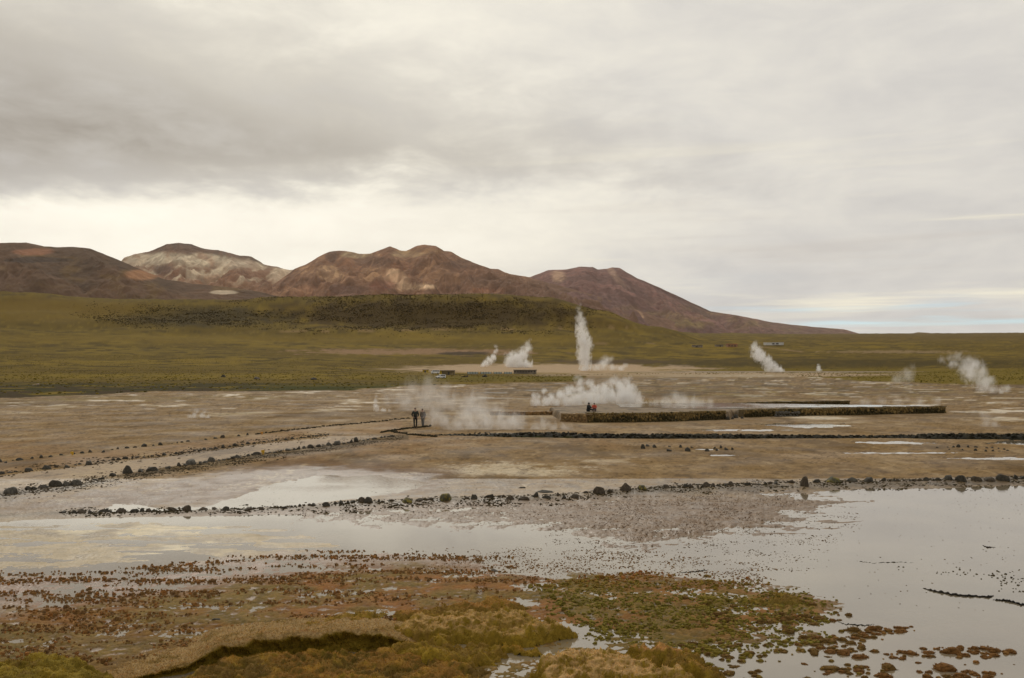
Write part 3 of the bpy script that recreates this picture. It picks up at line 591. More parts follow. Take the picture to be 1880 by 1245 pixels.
ring = [(1181, 825, 11, 9), (1189, 821, 9, 9), (1202, 823, 11, 9), (1228, 830, 12, 9), (1229, 822, 6, 5), (1249, 823, 7, 6), (1262, 830, 12, 10), (1270, 823, 7, 5), (1298, 830, 11, 6), (1312, 824, 8, 7), (1316, 829, 9, 7), (1324, 824, 7, 6), (1333, 828, 13, 11), (1344, 827, 9, 9)]
for i, (u, v, w, h) in enumerate(ring):
    place_stone(u, v, w, h, 0 if v > 822.5 else 3, f'black stone, {nth(i + 1)} from the left round the small steaming puddle', 'stones round the small puddle', sub=2)
ring2 = [(1721, 824, 8, 5), (1740, 823, 8, 5), (1743, 827, 7, 4), (1750, 823, 7, 5), (1760, 823, 8, 8), (1767, 828, 6, 3), (1778, 823, 7, 5), (1790, 829, 8, 5), (1792, 823, 8, 4), (1809, 830, 7, 4), (1812, 824, 6, 4), (1822, 824, 7, 5), (1823, 830, 6, 5), (1833, 825, 7, 5), (1835, 830, 6, 3), (1843, 827, 7, 5), (1850, 829, 8, 5)]
for i, (u, v, w, h) in enumerate(ring2):
    place_stone(u, v, w, h, 0, f'small dark stone, {nth(i + 1)} from the left in the oval ring far right', 'stones of the oval ring', sub=2)
for i in range(20):
    u = 872 + i * 9.1 + random.uniform(-1.5, 1.5)
    place_stone(u, 795.5 + random.uniform(-.4, .4), random.uniform(4, 6), random.uniform(2.5, 3.6), 1, f'tiny brown stone, {nth(i + 1)} from the left behind the black bank', 'tiny stones behind the black bank', sub=2)
for u, v, w, h, mi, lab in [(470, 697, 18, 10, 1, 'brown boulder on the grass, the larger of two left of centre'), (575, 698, 14, 9, 0, 'dark round boulder on the grass at the lush green margin'), (410, 693, 9, 5, 0, 'small dark boulder on the yellow grass at left'),
                            (66, 708, 22, 6, 4, 'flat tan boulder on dark ground at far left'), (890, 693, 11, 7, 0, 'black boulder on grass in front of the glass fence'), (854, 693, 15, 6, 1, 'low brown boulder on grass right of the white van'),
                            (906, 1048, 24, 8, 1, 'brown mossy stone standing alone in the foreground water'), (398, 1142, 24, 8, 0, 'flat black stone among rust-coloured tufts'), (1000, 906, 34, 5, 0, 'flat dark slab on mud behind the front stone row'), (958, 898, 14, 3, 0, 'thin dark flake on mud behind the front stone row')]:
    place_stone(u, v, w, h, mi, lab, None, 'boulder', 'boulder')

def lumps_mesh(name, P, Rw, Rh, cols, seed, rings=3, segs=6, wet=None, jag=.22, droop=.0):
    """many small irregular cushions as one mesh: P (n,3) feet, Rw half widths, Rh heights, cols (n,3)"""
    rg = np.random.default_rng(seed); n = len(P)
    th = np.arange(segs) * 2 * math.pi / segs
    V = []; shade = []
    for k in range(rings):
        t = k / rings; rr = math.cos(t * math.pi / 2) ** .7 * (1.0 if k else .92); zz = math.sin(t * math.pi / 2) if k else -.15
        j = 1 + jag * rg.normal(size=(n, segs)); a = th[None] + .5 * k + rg.uniform(-.25, .25, (n, segs))
        V.append(np.stack([P[:, None, 0] + Rw[:, None] * rr * j * np.cos(a), P[:, None, 1] + Rw[:, None] * rr * j * np.sin(a), P[:, None, 2] + Rh[:, None] * (zz + .12 * jag * 4 * rg.normal(size=(n, segs)) * (k > 0))], -1))
    top = P + np.stack([rg.normal(size=n) * .15 * Rw, rg.normal(size=n) * .15 * Rw, Rh], 1)
    V = np.concatenate([np.concatenate(V, 1), top[:, None]], 1); per = rings * segs + 1
    tri = []
    for k in range(rings - 1):
        for s_ in range(segs):
            a, b = k * segs + s_, k * segs + (s_ + 1) % segs; tri += [(a, b, b + segs), (a, b + segs, a + segs)]
    k = (rings - 1) * segs
    for s_ in range(segs): tri.append((k + s_, k + (s_ + 1) % segs, per - 1))
    tri = np.array(tri); Fc = (tri[None] + (np.arange(n) * per)[:, None, None]).reshape(-1, 3)
    c = np.repeat(cols, per, 0) * rg.uniform(.8, 1.2, (n * per, 1))
    w = np.repeat(np.zeros(n) if wet is None else wet, per)
    return np_mesh(name, V.reshape(-1, 3), Fc, c, w)
M_lump = mat_tint('moss_tufts', scale=30.0, var=.4, rough=(.95, .5), bump=.06, bscale=60, spec=.3, dist=.02)
def mat_frond():
    m = mat_tint('moss_fronds', scale=30.0, var=.3, rough=(.95, .6), bump=.02, bscale=60, spec=.2); N, L = m.node_tree.nodes, m.node_tree.links; b = N['Principled BSDF']
    tr = N.new('ShaderNodeBsdfTranslucent'); mx = N.new('ShaderNodeMixShader'); mx.inputs[0].default_value = .45
    L.new(b.inputs['Base Color'].links[0].from_socket, tr.inputs[0]); L.new(b.outputs[0], mx.inputs[1]); L.new(tr.outputs[0], mx.inputs[2]); L.new(mx.outputs[0], N['Material Output'].inputs['Surface']); return m
M_frond = mat_frond()
# the rest of the thin far row, too small to pick apart
uu = np.arange(470, 755, 3.4) + RNG.uniform(-1.2, 1.2, len(np.arange(470, 755, 3.4))); vv_ = curve(uu, ROW_FAR) + RNG.uniform(-.6, .6, len(uu)); dd_ = H * F / (vv_ - V0); xx_ = (uu - U0) / F * dd_
me = lumps_mesh('stone_rubble', np.stack([xx_, dd_, surface(xx_, dd_)[0] - .02], 1), RNG.uniform(.09, .17, len(uu)), RNG.uniform(.09, .17, len(uu)), np.tile([.05, .04, .025], (len(uu), 1)), 3, 2, 5)
tag(link('stone_rubble', me, M_lump), 'far end of the thin stone row running towards the two walkers', 'rubble', kind='stuff')
uu = np.concatenate([np.linspace(700, 790, 50) + RNG.uniform(-1, 1, 50), np.linspace(710, 800, 40)]); vv_ = np.concatenate([curve(np.linspace(700, 790, 50), [(700, 795), (750, 788), (800, 783)]), curve(np.linspace(710, 800, 40), [(710, 793), (760, 800), (800, 803)])]) + RNG.uniform(-.6, .6, 90)
dd_ = H * F / (vv_ - V0); xx_ = (uu - U0) / F * dd_
me = lumps_mesh('stone_rubble', np.stack([xx_, dd_, surface(xx_, dd_)[0] - .02], 1), RNG.uniform(.1, .2, 90), RNG.uniform(.1, .2, 90), np.tile([.045, .038, .022], (90, 1)), 4, 2, 5)
tag(link('stone_rubble', me, M_lump), 'wedge of loose dark stones at the feet of the two walkers', 'rubble', kind='stuff')

# ------------------------------------------------------------------ black rubble bank across the flat
def build_bank():
    us = np.arange(780, 2060, 2.2); nc = 16; t = np.linspace(0, 1, nc)
    vb = curve(us, [(780, 801), (860, 802), (930, 804), (1100, 806.5), (1300, 807), (1450, 807), (1560, 806), (1660, 806), (1720, 808), (1880, 808), (2060, 808)])
    hh = curve(us, [(780, .05), (830, .14), (900, .22), (960, .34), (1010, .40), (1080, .34), (1200, .34), (1350, .33), (1500, .26), (1600, .20), (1670, .26), (1720, .40), (1880, .40), (2060, .40)])
    d0 = H * F / (vb - V0); th = 1.6 + 2.0 * hh
    D = d0[None] + th[None] * t[:, None]; X = (us[None] - U0) / F * D; prof = np.sin(np.pi * np.clip(t, 0, 1)) ** .55
    n = fbm(X * 1.3, D * 1.3, 4, 81); n2 = fbm(X * 5, D * 5, 2, 82)
    Z = -.04 + hh[None] * prof[:, None] * (.85 + .55 * n + .3 * n2)
    col = blend(np.tile(C(34, 31, 20), X.shape + (1,)), ss(n2 + n, .1, .8), C(58, 52, 34)); col = blend(col, (t[:, None] < .12) * ss(us, 860, 900)[None] * ss(us, 1100, 1020)[None], C(50, 54, 18), .8)
    me = np_mesh('rubble_bank', np.stack([X, D, Z], -1).reshape(-1, 3), grid_faces(nc, len(us)), col.reshape(-1, 3), np.full(X.size, .3))
    o = link('rubble_bank', me, M_lump); tag(o, 'long low bank of black rubble crossing the flat behind the puddles', 'bank')
    n_ = 900; ui = RNG.uniform(800, 2050, n_); k = np.searchsorted(us, ui) - 1; tt = RNG.uniform(.03, .75, n_); dd = d0[k] + th[k] * tt
    P = np.stack([(ui - U0) / F * dd, dd, -.05 + hh[k] * np.sin(np.pi * tt) ** .55 * .85], 1); r = RNG.uniform(.06, .17, n_) * (.5 + hh[k] * 1.6)
    me = lumps_mesh('rubble', P, r, r * .9, C(38, 34, 22) * RNG.uniform(.6, 1.7, (n_, 1)), 5, 2, 5, np.full(n_, .3)); c = link('rubble', me, M_lump, o); tag(c, kind='stuff')
build_bank()

# ------------------------------------------------------------------ masonry walls of the hot pool
M_deck = mat_plain('pool_deck', (.25, .20, .14), rough=.5, scale=1.2, var=.25)
def pool_wall(label, pts, height, thick, low, high, seed, grey=None, group='masonry walls of the hot pool'):
    P = [Vector((*gp(u, v), 0)) for u, v in pts]; root = empty('pool_wall', P[0]); base = P[0]; tag(root, label, 'wall', group)
    bm = bmesh.new(); bmc = bmesh.new(); Pp = []; Pr = []; Pc = []
    rg = np.random.default_rng(seed)
    for a, b in zip(P[:-1], P[1:]):
        e = b - a; L = e.length; e.normalize(); nrm = Vector((e.y, -e.x, 0)); ang = math.atan2(e.y, e.x); mid = (a + b) / 2 - nrm * thick / 2 - base
        add_box(bm, (mid.x, mid.y, height / 2 - .15), (L, thick, height + .26), ang)
        s_ = 0.0
        while s_ < L:
            w_ = rg.uniform(.35, .8); q_ = a + e * min(s_ + w_ / 2, L) - nrm * thick / 2 - base; add_box(bmc, (q_.x, q_.y, height + rg.uniform(-.05, .03)), (w_ * .95, thick * rg.uniform(.9, 1.12), rg.uniform(.08, .16)), ang + rg.normal() * .05); s_ += w_
        zz = .06
        while zz < height:
            s_ = rg.uniform(0, .2)
            while s_ < L:
                r = rg.uniform(.07, .2); p = a + e * s_ - base + nrm * .0; Pp.append((p.x, p.y, zz + rg.uniform(-.04, .04))); Pr.append(r)
                hgt = zz / height + rg.normal() * .17 + .25 * math.sin(s_ * .8 + seed); Pc.append((low if hgt < .5 else high) * rg.uniform(.65, 1.35)); s_ += r * 1.7
            zz += .16
    core = link('core', bm_mesh(bm, 'core'), mat_plain('wall_core', tuple(high * .7), scale=2, col2=tuple(low)), root)
    cop = link('coping', bm_mesh(bmc, 'coping'), mat_plain('wall_coping', tuple(high * 1.0), scale=2.5, var=.45), root); tag(cop, kind='stuff')
    Pp = np.array(Pp); n = len(Pp); a = np.array(Pr)
    # stones bulge out of the face: low domes turned towards the viewer
    me = lumps_mesh('masonry', np.stack([Pp[:, 0], Pp[:, 2], -Pp[:, 1]], 1), a, a * .4, np.array(Pc), seed, 2, 6, np.full(n, .2), jag=.12)
    m = link('masonry', me, M_lump, root); m.rotation_euler = (R(90), 0, 0); tag(m, kind='stuff')
    if grey:
        for (u, v, w) in grey:
            d = P[0].y + (P[-1].y - P[0].y) * (u - pts[0][0]) / (pts[-1][0] - pts[0][0]); p = at(u, v, d - .1) - base
            g = link('facing_stone', rock_mesh(random.randrange(8), 3, 2), None, root); g.location = p - Vector((0, 0, .1)); k = w * d / F / 2; g.scale = (k, k * .6, k); g.rotation_euler = (0, 0, random.uniform(0, 6))
    return root
OCH, DKG, TAN = C(122, 102, 62), C(66, 58, 34), C(150, 124, 84)
pool_wall('long ochre and black-green pool wall below the two seated people', [(1077, 777), (1160, 776.5), (1240, 775), (1332, 771.5)], .92, .8, DKG, OCH, 1)
pool_wall('short tan wall end left of the long ochre pool wall', [(1030, 775), (1076, 777.2)], .85, .8, C(128, 104, 70), TAN, 2)  # tan includes the different light falling on this angled end
pool_wall('far right pool wall with a patch of round grey stones', [(1366, 768), (1420, 766), (1560, 763.5), (1736, 760)], .86, .8, DKG, OCH, 3, grey=[(1424 + 5.6 * i + (2.5 if j else 0), 763.5 - 5.5 * j - .02 * i, 8.5) for i in range(8) for j in (0, 1)])
pool_wall('low rusty-brown wall left of the pool, behind the drifting fog', [(900, 764), (960, 764), (1040, 763)], .42, .7, C(136, 108, 70), C(142, 112, 74), 4)
pool_wall('dark back wall of the pool beyond the long ochre wall', [(1325, 750), (1440, 747), (1560, 745)], .62, .7, DKG, C(88, 74, 42), 5)
def build_terrace():
    top = .86
    W = lambda u, v, dy=.35: ((u - U0) / F * (H * F / (v - V0) + dy), H * F / (v - V0) + dy)
    B = lambda u, d: ((u - U0) / F * d, d)
    poly = np.array([W(1034, 775), W(1077, 777), W(1160, 776.5), W(1240, 775), W(1331, 771.5), B(1345, 106), W(1368, 767.6), W(1420, 766), W(1560, 763.5), W(1733, 760), B(1690, 117), B(1330, 124), B(1100, 122), B(1010, 112)])
    lo, hi = poly.min(0) - 1, poly.max(0) + 1; X, Y = np.meshgrid(np.arange(lo[0], hi[0], .16), np.arange(lo[1], hi[1], .16)); n1 = fbm(X * .5, Y * .5, 4, 171); n2 = fbm(X * 2, Y * 2, 3, 172)
    sd = poly_sd(X, Y, poly) + .15 * n2; Z = top - .10 + .05 * n1 + .03 * n2 - 1.6 * ss(sd, .1, -.5)
    c = blend(np.tile(C(122, 102, 74), X.shape + (1,)), ss(n1 + .4 * n2, 0, .5), C(92, 76, 50)); c = blend(c, ss(n2 - n1, .2, .7), C(150, 130, 100), .7)
    keep = sd > -.6; idx = -np.ones(X.shape, int); idx[keep] = np.arange(keep.sum()); q = np.stack([idx[:-1, :-1], idx[:-1, 1:], idx[1:, 1:], idx[1:, :-1]], -1).reshape(-1, 4); q = q[(q >= 0).all(1)]
    o = link('terrace', np_mesh('terrace', np.stack([X[keep], Y[keep], Z[keep]], 1), q, c[keep], np.full(keep.sum(), .35)), M_ground); tag(o, kind='structure')
    V = [(*p_, top - .075) for p_ in [B(1375, 110), B(1560, 112), B(1715, 114), B(1690, 116.4), B(1500, 119), B(1330, 123), B(1130, 121), B(1140, 112), B(1300, 107)]]; me = bpy.data.meshes.new('water'); me.from_pydata(V, [], [tuple(range(len(V)))]); me.update()
    o = link('water', me, M_water); tag(o, kind='structure')
build_terrace()
for i, (u, v, w, h) in enumerate([(1336, 772, 12, 9), (1345, 771, 10, 8), (1340, 766, 11, 7), (1352, 769, 12, 8), (1362, 770, 9, 6)]):
    place_stone(u, v, w, h, 0, f'black boulder, {nth(i + 1)} from the left where the pool wall is broken', 'boulders in the wall gap', 'boulder', 'boulder', sub=2)

# ------------------------------------------------------------------ moss: mats, tussocks, tufts
OLV, OLV2, RUSTC, PALE, BRN = C(96, 78, 25), C(112, 92, 28), C(128, 84, 42), C(146, 118, 82), C(84, 62, 34)
KM = 2.0
def add_fronds(o, V, nrm, col, nb, seed, pool, ln=(.015, .045)):
    rg = np.random.default_rng(seed); pk = rg.choice(pool, nb); nrm = nrm[pk] / np.linalg.norm(nrm[pk], axis=1)[:, None]
    b0 = V[pk] + np.concatenate([rg.uniform(-.02, .02, (nb, 2)), np.full((nb, 1), -.008)], 1)
    dirv = nrm * .8 + rg.normal(size=(nb, 3)) * .4 + np.array([0, 0, .25]); dirv /= np.linalg.norm(dirv, axis=1)[:, None]
    l_ = rg.uniform(*ln, nb)[:, None]; sdv = np.cross(dirv, rg.normal(size=(nb, 3))); sdv /= np.linalg.norm(sdv, axis=1)[:, None]; wd = rg.uniform(.005, .011, nb)[:, None]
    Vb = np.stack([b0 - sdv * wd, b0 + sdv * wd, b0 + dirv * l_], 1).reshape(-1, 3); cb = np.repeat(col[pk] * rg.uniform(.65, 1.8, (nb, 1)) * np.array([1.05, 1.0, .82]), 3, 0)
    mf = np_mesh('fronds', Vb, np.arange(nb * 3).reshape(-1, 3), cb, np.full(nb * 3, .1), smooth=False); f = link('fronds', mf, M_frond, o); tag(f, kind='stuff')
def moss_bank(label):
    """a turf edge: a furry top running out behind, a rounded lip and an undercut face"""
    us = np.arange(170, 775, 1.6); vb = curve(us, [(170, 1268), (250, 1250), (330, 1239), (390, 1224), (480, 1212), (600, 1202), (700, 1193), (775, 1188)]); hs = curve(us, [(170, .02), (260, .08), (350, .16), (392, .34), (480, .43), (620, .44), (690, .36), (735, .22), (775, .03)])
    d0 = H * F / (vb - V0); P = [(-.06, -.12), (-.02, -.02), (.04, .12), (.07, .3), (.06, .5), (.02, .68), (-.02, .82), (-.02, .92), (.03, .985), (.12, 1.02), (.22, 1.0), (.34, .97), (.5, .92), (.7, .84), (.95, .72), (1.2, .6), (1.5, .46), (1.9, .3), (2.3, .15), (2.7, .02), (3.0, -.12)]
    tt = np.linspace(0, len(P) - 1, 110); py_ = np.interp(tt, range(len(P)), [p[0] for p in P]); pz_ = np.interp(tt, range(len(P)), [p[1] for p in P])
    n_l = fbm(us * .02, us * 0, 3, 601); D = d0[None] + py_[:, None] * (.65 + .35 * hs / .4)[None] + .14 * n_l[None]; X = (us[None] - U0) / F * D; Z = hs[None] * pz_[:, None]
    n1 = fbm(X * 1.7, D * 1.7 + tt[:, None] * .05, 3, 602); n2 = fbm(X * 6, D * 6 + Z * 6, 3, 603); amp = np.clip(hs / .3, .2, 1)[None]
    Z = Z + (.05 * n1 + .035 * n2 + .02 * fbm(X * 15, D * 15, 2, 604)) * amp * (tt > 2)[:, None]; D = D + (.05 * n1 + .05 * n2) * amp
    top = ss(tt, 6.2, 8.2)[:, None]; col = blend(np.tile(C(104, 86, 28) * 1.5, X.shape + (1,)), ss(n1 + n2, 0, .6), C(118, 94, 34) * 1.5, .6); col = blend(col, top * np.ones_like(X), C(150, 124, 86) * 1.15, .85); col = blend(col, top * ss(n1 - .3 * n2, .1, .6), C(112, 90, 44) * 1.1, .8); col = blend(col, top * ss(n2, .25, .6), C(150, 104, 58), .5)
    ctr = np.array([X.mean(), D.mean(), 0]); V = np.stack([X, D, Z], -1).reshape(-1, 3) - ctr
    o = link('moss_mat', np_mesh('moss_mat', V, grid_faces(len(tt), len(us)), col.reshape(-1, 3), np.full(X.size, .1)), M_moss); o.location = ctr; tag(o, label, 'moss', 'moss mats in the foreground')
    nr = np.zeros((len(tt), len(us), 3)); nr[..., 2] = ss(tt, 5, 10)[:, None]; nr[..., 1] = -ss(tt, 10, 6)[:, None]; nr += [0, 0, .05]
    add_fronds(o, V, nr.reshape(-1, 3), col.reshape(-1, 3), 26000, 605, np.flatnonzero((np.repeat(tt[:, None], len(us), 1).ravel() > 1.5)), (.018, .05))
OLV, OLV2, RUSTC, PALE, BRN = (c * KM for c in (OLV, OLV2, RUSTC, PALE, BRN))
def moss_mat(label, poly, hgt, edge, seed, top=PALE, side=OLV, topk=.6, lump=1.0, res=.03, fronds=1300, back=None):
    W = np.array([gp(u, v) for u, v in poly]); lo = W.min(0) - .1; hi = W.max(0) + .1
    xs = np.arange(lo[0], hi[0], res); ys = np.arange(lo[1], hi[1], res); X, Y = np.meshgrid(xs, ys)
    n1 = fbm(X * 1.6, Y * 1.6, 3, seed); n2 = fbm(X * 6, Y * 6, 3, seed + 1); n0 = fbm(X * .7, Y * .7, 2, seed + 2)
    sd = poly_sd(X, Y, W) + .20 * n1 + .12 * n2
    ed = edge
    if back is not None:                                 # a bank: steep towards the viewer, running out behind
        ed = edge * (1 + back * ss((Y - W[:, 1].mean()) / (np.ptp(W[:, 1]) + 1e-6), -.25, .3))
    prof = 1 - np.exp(-np.clip(sd, 0, None) / ed)
    Z = -.06 + (hgt + .06) * prof * (1 + lump * (.35 * n1 + .2 * n0)) + (.09 * (1 - 2.2 * np.abs(perlin(X * 2.1 + .5 * n2, Y * 2.1, seed + 8))) + .05 * n2 + .026 * fbm(X * 14, Y * 14, 2, seed + 5)) * prof
    gy, gx = np.gradient(Z, res); sl = np.hypot(gx, gy)
    top = top if top is PALE or top is RUSTC else top * KM; side = side if side is OLV else side * KM
    tp = ss(Z / max(hgt, .01), .45, .95) * ss(sl, 1.4, .4) * ss(n0 + .5 * n1, -.7, .1)
    col = blend(blend(np.tile(side, X.shape + (1,)), ss(n1, 0, .5), OLV2, .6), tp, top, topk); col = blend(col, ss(n2 - n0, .2, .7), BRN, .45)
    if back is not None:                                 # the lip hangs over towards the viewer
        near = ss((Y - W[:, 1].mean()) / (np.ptp(W[:, 1]) + 1e-6), .25, -.05); Yd = Y - .26 * near * np.clip(Z / hgt, 0, 1.2) ** 1.5; col = blend(col, ss(Z / hgt, .62, .9) * ss(n2 + n0, -.7, .1), top, .85)
    else: Yd = Y
    keep = sd > -.02; idx = -np.ones(X.shape, int); idx[keep] = np.arange(keep.sum())
    q = np.stack([idx[:-1, :-1], idx[:-1, 1:], idx[1:, 1:], idx[1:, :-1]], -1).reshape(-1, 4); q = q[(q >= 0).all(1)]
    V = np.stack([X[keep], Yd[keep], Z[keep]], 1); ctr = np.array([W[:, 0].mean(), W[:, 1].mean(), 0])
    me = np_mesh('moss_mat', V - ctr, q, col[keep], np.full(len(V), .15)); o = link('moss_mat', me, M_moss); o.location = ctr; tag(o, label, 'moss', 'moss mats in the foreground')
    add_fronds(o, V - ctr, np.stack([-gx[keep], -gy[keep], np.ones(len(V))], 1), col[keep], int(keep.sum() * res * res * fronds), seed, np.flatnonzero(sd[keep] > .02))
    return o
moss_bank('long curved moss bank with a dark overhung face at the bottom left')
moss_mat('broad dark olive moss mat below the curved moss bank', [(300, 1295), (350, 1240), (400, 1222), (480, 1211), (600, 1207), (720, 1203), (830, 1224), (905, 1236), (890, 1256), (900, 1295)], .13, .15, 502, top=RUSTC, side=C(76, 62, 24), topk=.35, lump=1.5)
moss_mat('large humped moss mat with yellow-green flanks at the centre', [(700, 1172), (760, 1152), (830, 1138), (960, 1142), (1040, 1160), (1066, 1172), (1000, 1184), (940, 1192), (850, 1186), (760, 1188)], .30, .22, 503, lump=1.1)
moss_mat('lumpy olive moss mat between the curved bank and central hump', [(690, 1198), (790, 1188), (880, 1192), (935, 1206), (905, 1222), (820, 1232), (715, 1222)], .24, .20, 504, top=C(116, 92, 40), topk=.5, lump=1.4)
moss_mat('tan-topped moss hummock at the bottom centre', [(975, 1245), (1030, 1228), (1120, 1222), (1180, 1236), (1235, 1252), (1290, 1262), (1310, 1290), (990, 1295)], .36, .18, 505, topk=.75, lump=.8)
moss_mat('smooth rust-topped moss hummock right of bottom centre', [(1085, 1217), (1180, 1208), (1270, 1224), (1335, 1246), (1330, 1262), (1240, 1250), (1170, 1230)], .34, .16, 506, top=C(140, 100, 62), topk=.75, lump=.7)
moss_mat('small flat moss islet in water above the tan hummock', [(915, 1196), (950, 1194), (1005, 1200), (1000, 1209), (955, 1207)], .10, .10, 507, top=RUSTC, topk=.3)
moss_mat('dark green moss mat in the bottom left corner', [(-80, 1245), (0, 1225), (90, 1213), (170, 1228), (215, 1245), (150, 1290), (-90, 1300)], .20, .2, 508, top=C(112, 96, 40), side=C(84, 70, 22), topk=.5, lump=1.2)
moss_mat('rust-coloured moss strip behind the large central hump', [(700, 1134), (800, 1120), (900, 1112), (985, 1118), (940, 1130), (830, 1136), (740, 1144)], .16, .2, 509, top=C(118, 84, 46), side=C(98, 78, 32), topk=.7, lump=1.3)
moss_mat('olive moss strip with bright tips left of the central hump', [(560, 1150), (640, 1130), (740, 1122), (700, 1142), (620, 1160), (540, 1166)], .12, .2, 510, top=C(120, 92, 48), side=C(100, 82, 30), topk=.6, lump=1.3)
moss_mat('grassy olive islet on the wide water, below the rusty shore', [(1385, 1107), (1440, 1098), (1480, 1106), (1470, 1118), (1420, 1118)], .10, .1, 511, top=C(116, 96, 44), side=C(88, 74, 30), topk=.6)

ZONES = [('rust tufts', RUST, 150, (.014, .085), .36, [C(130, 86, 42), C(116, 86, 46), C(104, 78, 48)], 1.3, .08),
         ('bed', [(960, 1078), (1060, 1054), (1200, 1048), (1400, 1072), (1540, 1100), (1510, 1185), (1330, 1205), (1100, 1185), (1040, 1145)], 125, (.022, .11), .80, [C(128, 82, 38), C(118, 94, 36), C(106, 94, 34)], .8, .0),
         ('right', [(1230, 1100), (1480, 1112), (1640, 1140), (1760, 1170), (1900, 1225), (1900, 1275), (1240, 1275)], 52, (.02, .27), .40, [C(110, 96, 36), C(110, 88, 38), C(116, 82, 42)], .9, .05),
         ('speck', [(1020, 935), (1250, 905), (1480, 905), (1580, 950), (1520, 1010), (1480, 1065), (1100, 1040), (1000, 1000)], 44, (.012, .05), .55, [C(100, 78, 54), C(88, 68, 46)], .6, .1),
         ('centre', [(740, 1012), (900, 1004), (1200, 1008), (1430, 1040), (1400, 1080), (1050, 1066), (900, 1066), (740, 1045)], 95, (.014, .05), .6, [C(120, 94, 58), C(116, 80, 46)], .8, .05),
         ('sparse', [(1380, 895), (1900, 890), (1900, 1150), (1500, 1120), (1300, 1000)], 2.0, (.015, .045), .7, [C(76, 62, 40), C(98, 76, 48)], .5, .1),
         ('algae', [(1640, 1042), (1760, 1040), (1900, 1055), (1900, 1092), (1780, 1072)], 34, (.02, .06), .6, [C(46, 42, 24), C(66, 58, 34)], .9, .0),
         ('clods', TONGUE, 50, (.012, .045), .8, [C(116, 92, 64), C(82, 64, 44), C(126, 102, 74)], .6, .1),
         ('sand', SAND, 7, (.02, .07), .35, [C(80, 70, 50), C(124, 88, 48), C(100, 82, 52)], .6, .1),
         ('bank', [(100, 950), (520, 942), (1000, 925), (1200, 908), (1500, 897), (1900, 890), (1900, 880), (1450, 888), (1200, 897), (1000, 914), (520, 932), (100, 938)], 150, (.025, .10), .9, [C(50, 44, 22), C(64, 54, 28), C(40, 36, 20)], .6, .0),
         ('wetmud', [(0, 930), (250, 888), (430, 862), (560, 848), (830, 850), (860, 905), (520, 925)], 5, (.012, .05), .4, [C(84, 66, 44), C(66, 52, 34)], .4, .1),
         ('rim', [(a, b - 4) for a, b in ROW_MID] + [(a, b + 2) for a, b in ROW_MID[::-1]], 45, (.04, .12), .8, [C(50, 43, 26), C(66, 54, 34)], .6, .0),
         ('rim', [(-30, 925), (240, 885), (420, 856), (600, 828), (740, 806), (740, 800), (600, 818), (420, 844), (240, 868), (-30, 908)], 95, (.03, .11), .9, [C(46, 40, 24), C(72, 58, 36)], .5, .0),
         ('mudflat', [(760, 905), (1100, 895), (1500, 880), (1900, 868), (1900, 838), (1100, 815), (700, 825)], 9, (.015, .06), .45, [C(86, 68, 44), C(70, 54, 36)], .4, .1)]
TUFTS = []
for name, poly, dens, (r0, r1), cover, cols, asp, zl in ZONES:
    p = np.array(poly, float); u0, v0 = p.min(0); u1, v1 = p.max(0); dmax = H * F / (v0 - V0)
    dmin = H * F / (v1 - V0); area = (u1 - u0) / F * (dmax ** 2 - dmin ** 2) / 2; n = int(area * dens)
    d = np.sqrt(RNG.uniform(dmin ** 2, dmax ** 2, n)); u = RNG.uniform(u0, u1, n); v = V0 + H * F / d
    X = (u - U0) / F * d
    nz = fbm(X * (.25 if name == 'rust tufts' else .55), d * (1.3 if name == 'rust tufts' else 1.0), 3, 401) + .55 * fbm(X * 2.2, d * 2.6, 3, 405)
    sd = poly_sd(u, v * 3, [(a, b * 3) for a, b in poly]); inside = ss(sd + 30 * nz, -15, 45) > RNG.uniform(0, 1, n)
    k = inside & (nz > np.quantile(nz, 1 - cover) + RNG.normal(size=n) * .12)
    X, d, u, v, nz = X[k], d[k], u[k], v[k], nz[k]; n = len(X)
    rad = r0 + (r1 - r0) * RNG.beta(1.2, 4.0, n) * np.clip(.75 + .5 * nz, .5, 1.4); ci = np.clip(RNG.normal(size=n) * .35 + (u - u0) / (u1 - u0) * len(cols), 0, len(cols) - 1) if name in ('right',) else \
        (np.clip((v - 1050) / 60 * len(cols) + RNG.normal(size=n) * .5, 0, len(cols) - 1) if name == 'bed' else RNG.uniform(0, len(cols) - 1, n))
    ca = np.array(cols); i0 = np.floor(ci).astype(int); i1 = np.minimum(i0 + 1, len(cols) - 1); f = (ci - i0)[:, None]; cc = (ca[i0] * (1 - f) + ca[i1] * f) * RNG.uniform(.75, 1.25, (n, 1))
    TUFTS.append((name, X, d, u, v, rad, rad * asp * RNG.uniform(.7, 1.2, n), cc))
cat_ = lambda i: np.concatenate([t[i] for t in TUFTS]); TX, TY, TU, TV, TR, TH = (cat_(i) for i in range(1, 7)); TC = np.concatenate([t[7] for t in TUFTS]) * 1.3; TN = np.concatenate([np.full(len(t[1]), i) for i, t in enumerate(TUFTS)])
TZ = np.maximum(surface(TX, TY)[0] - .1 * TH, -.25 * TH)
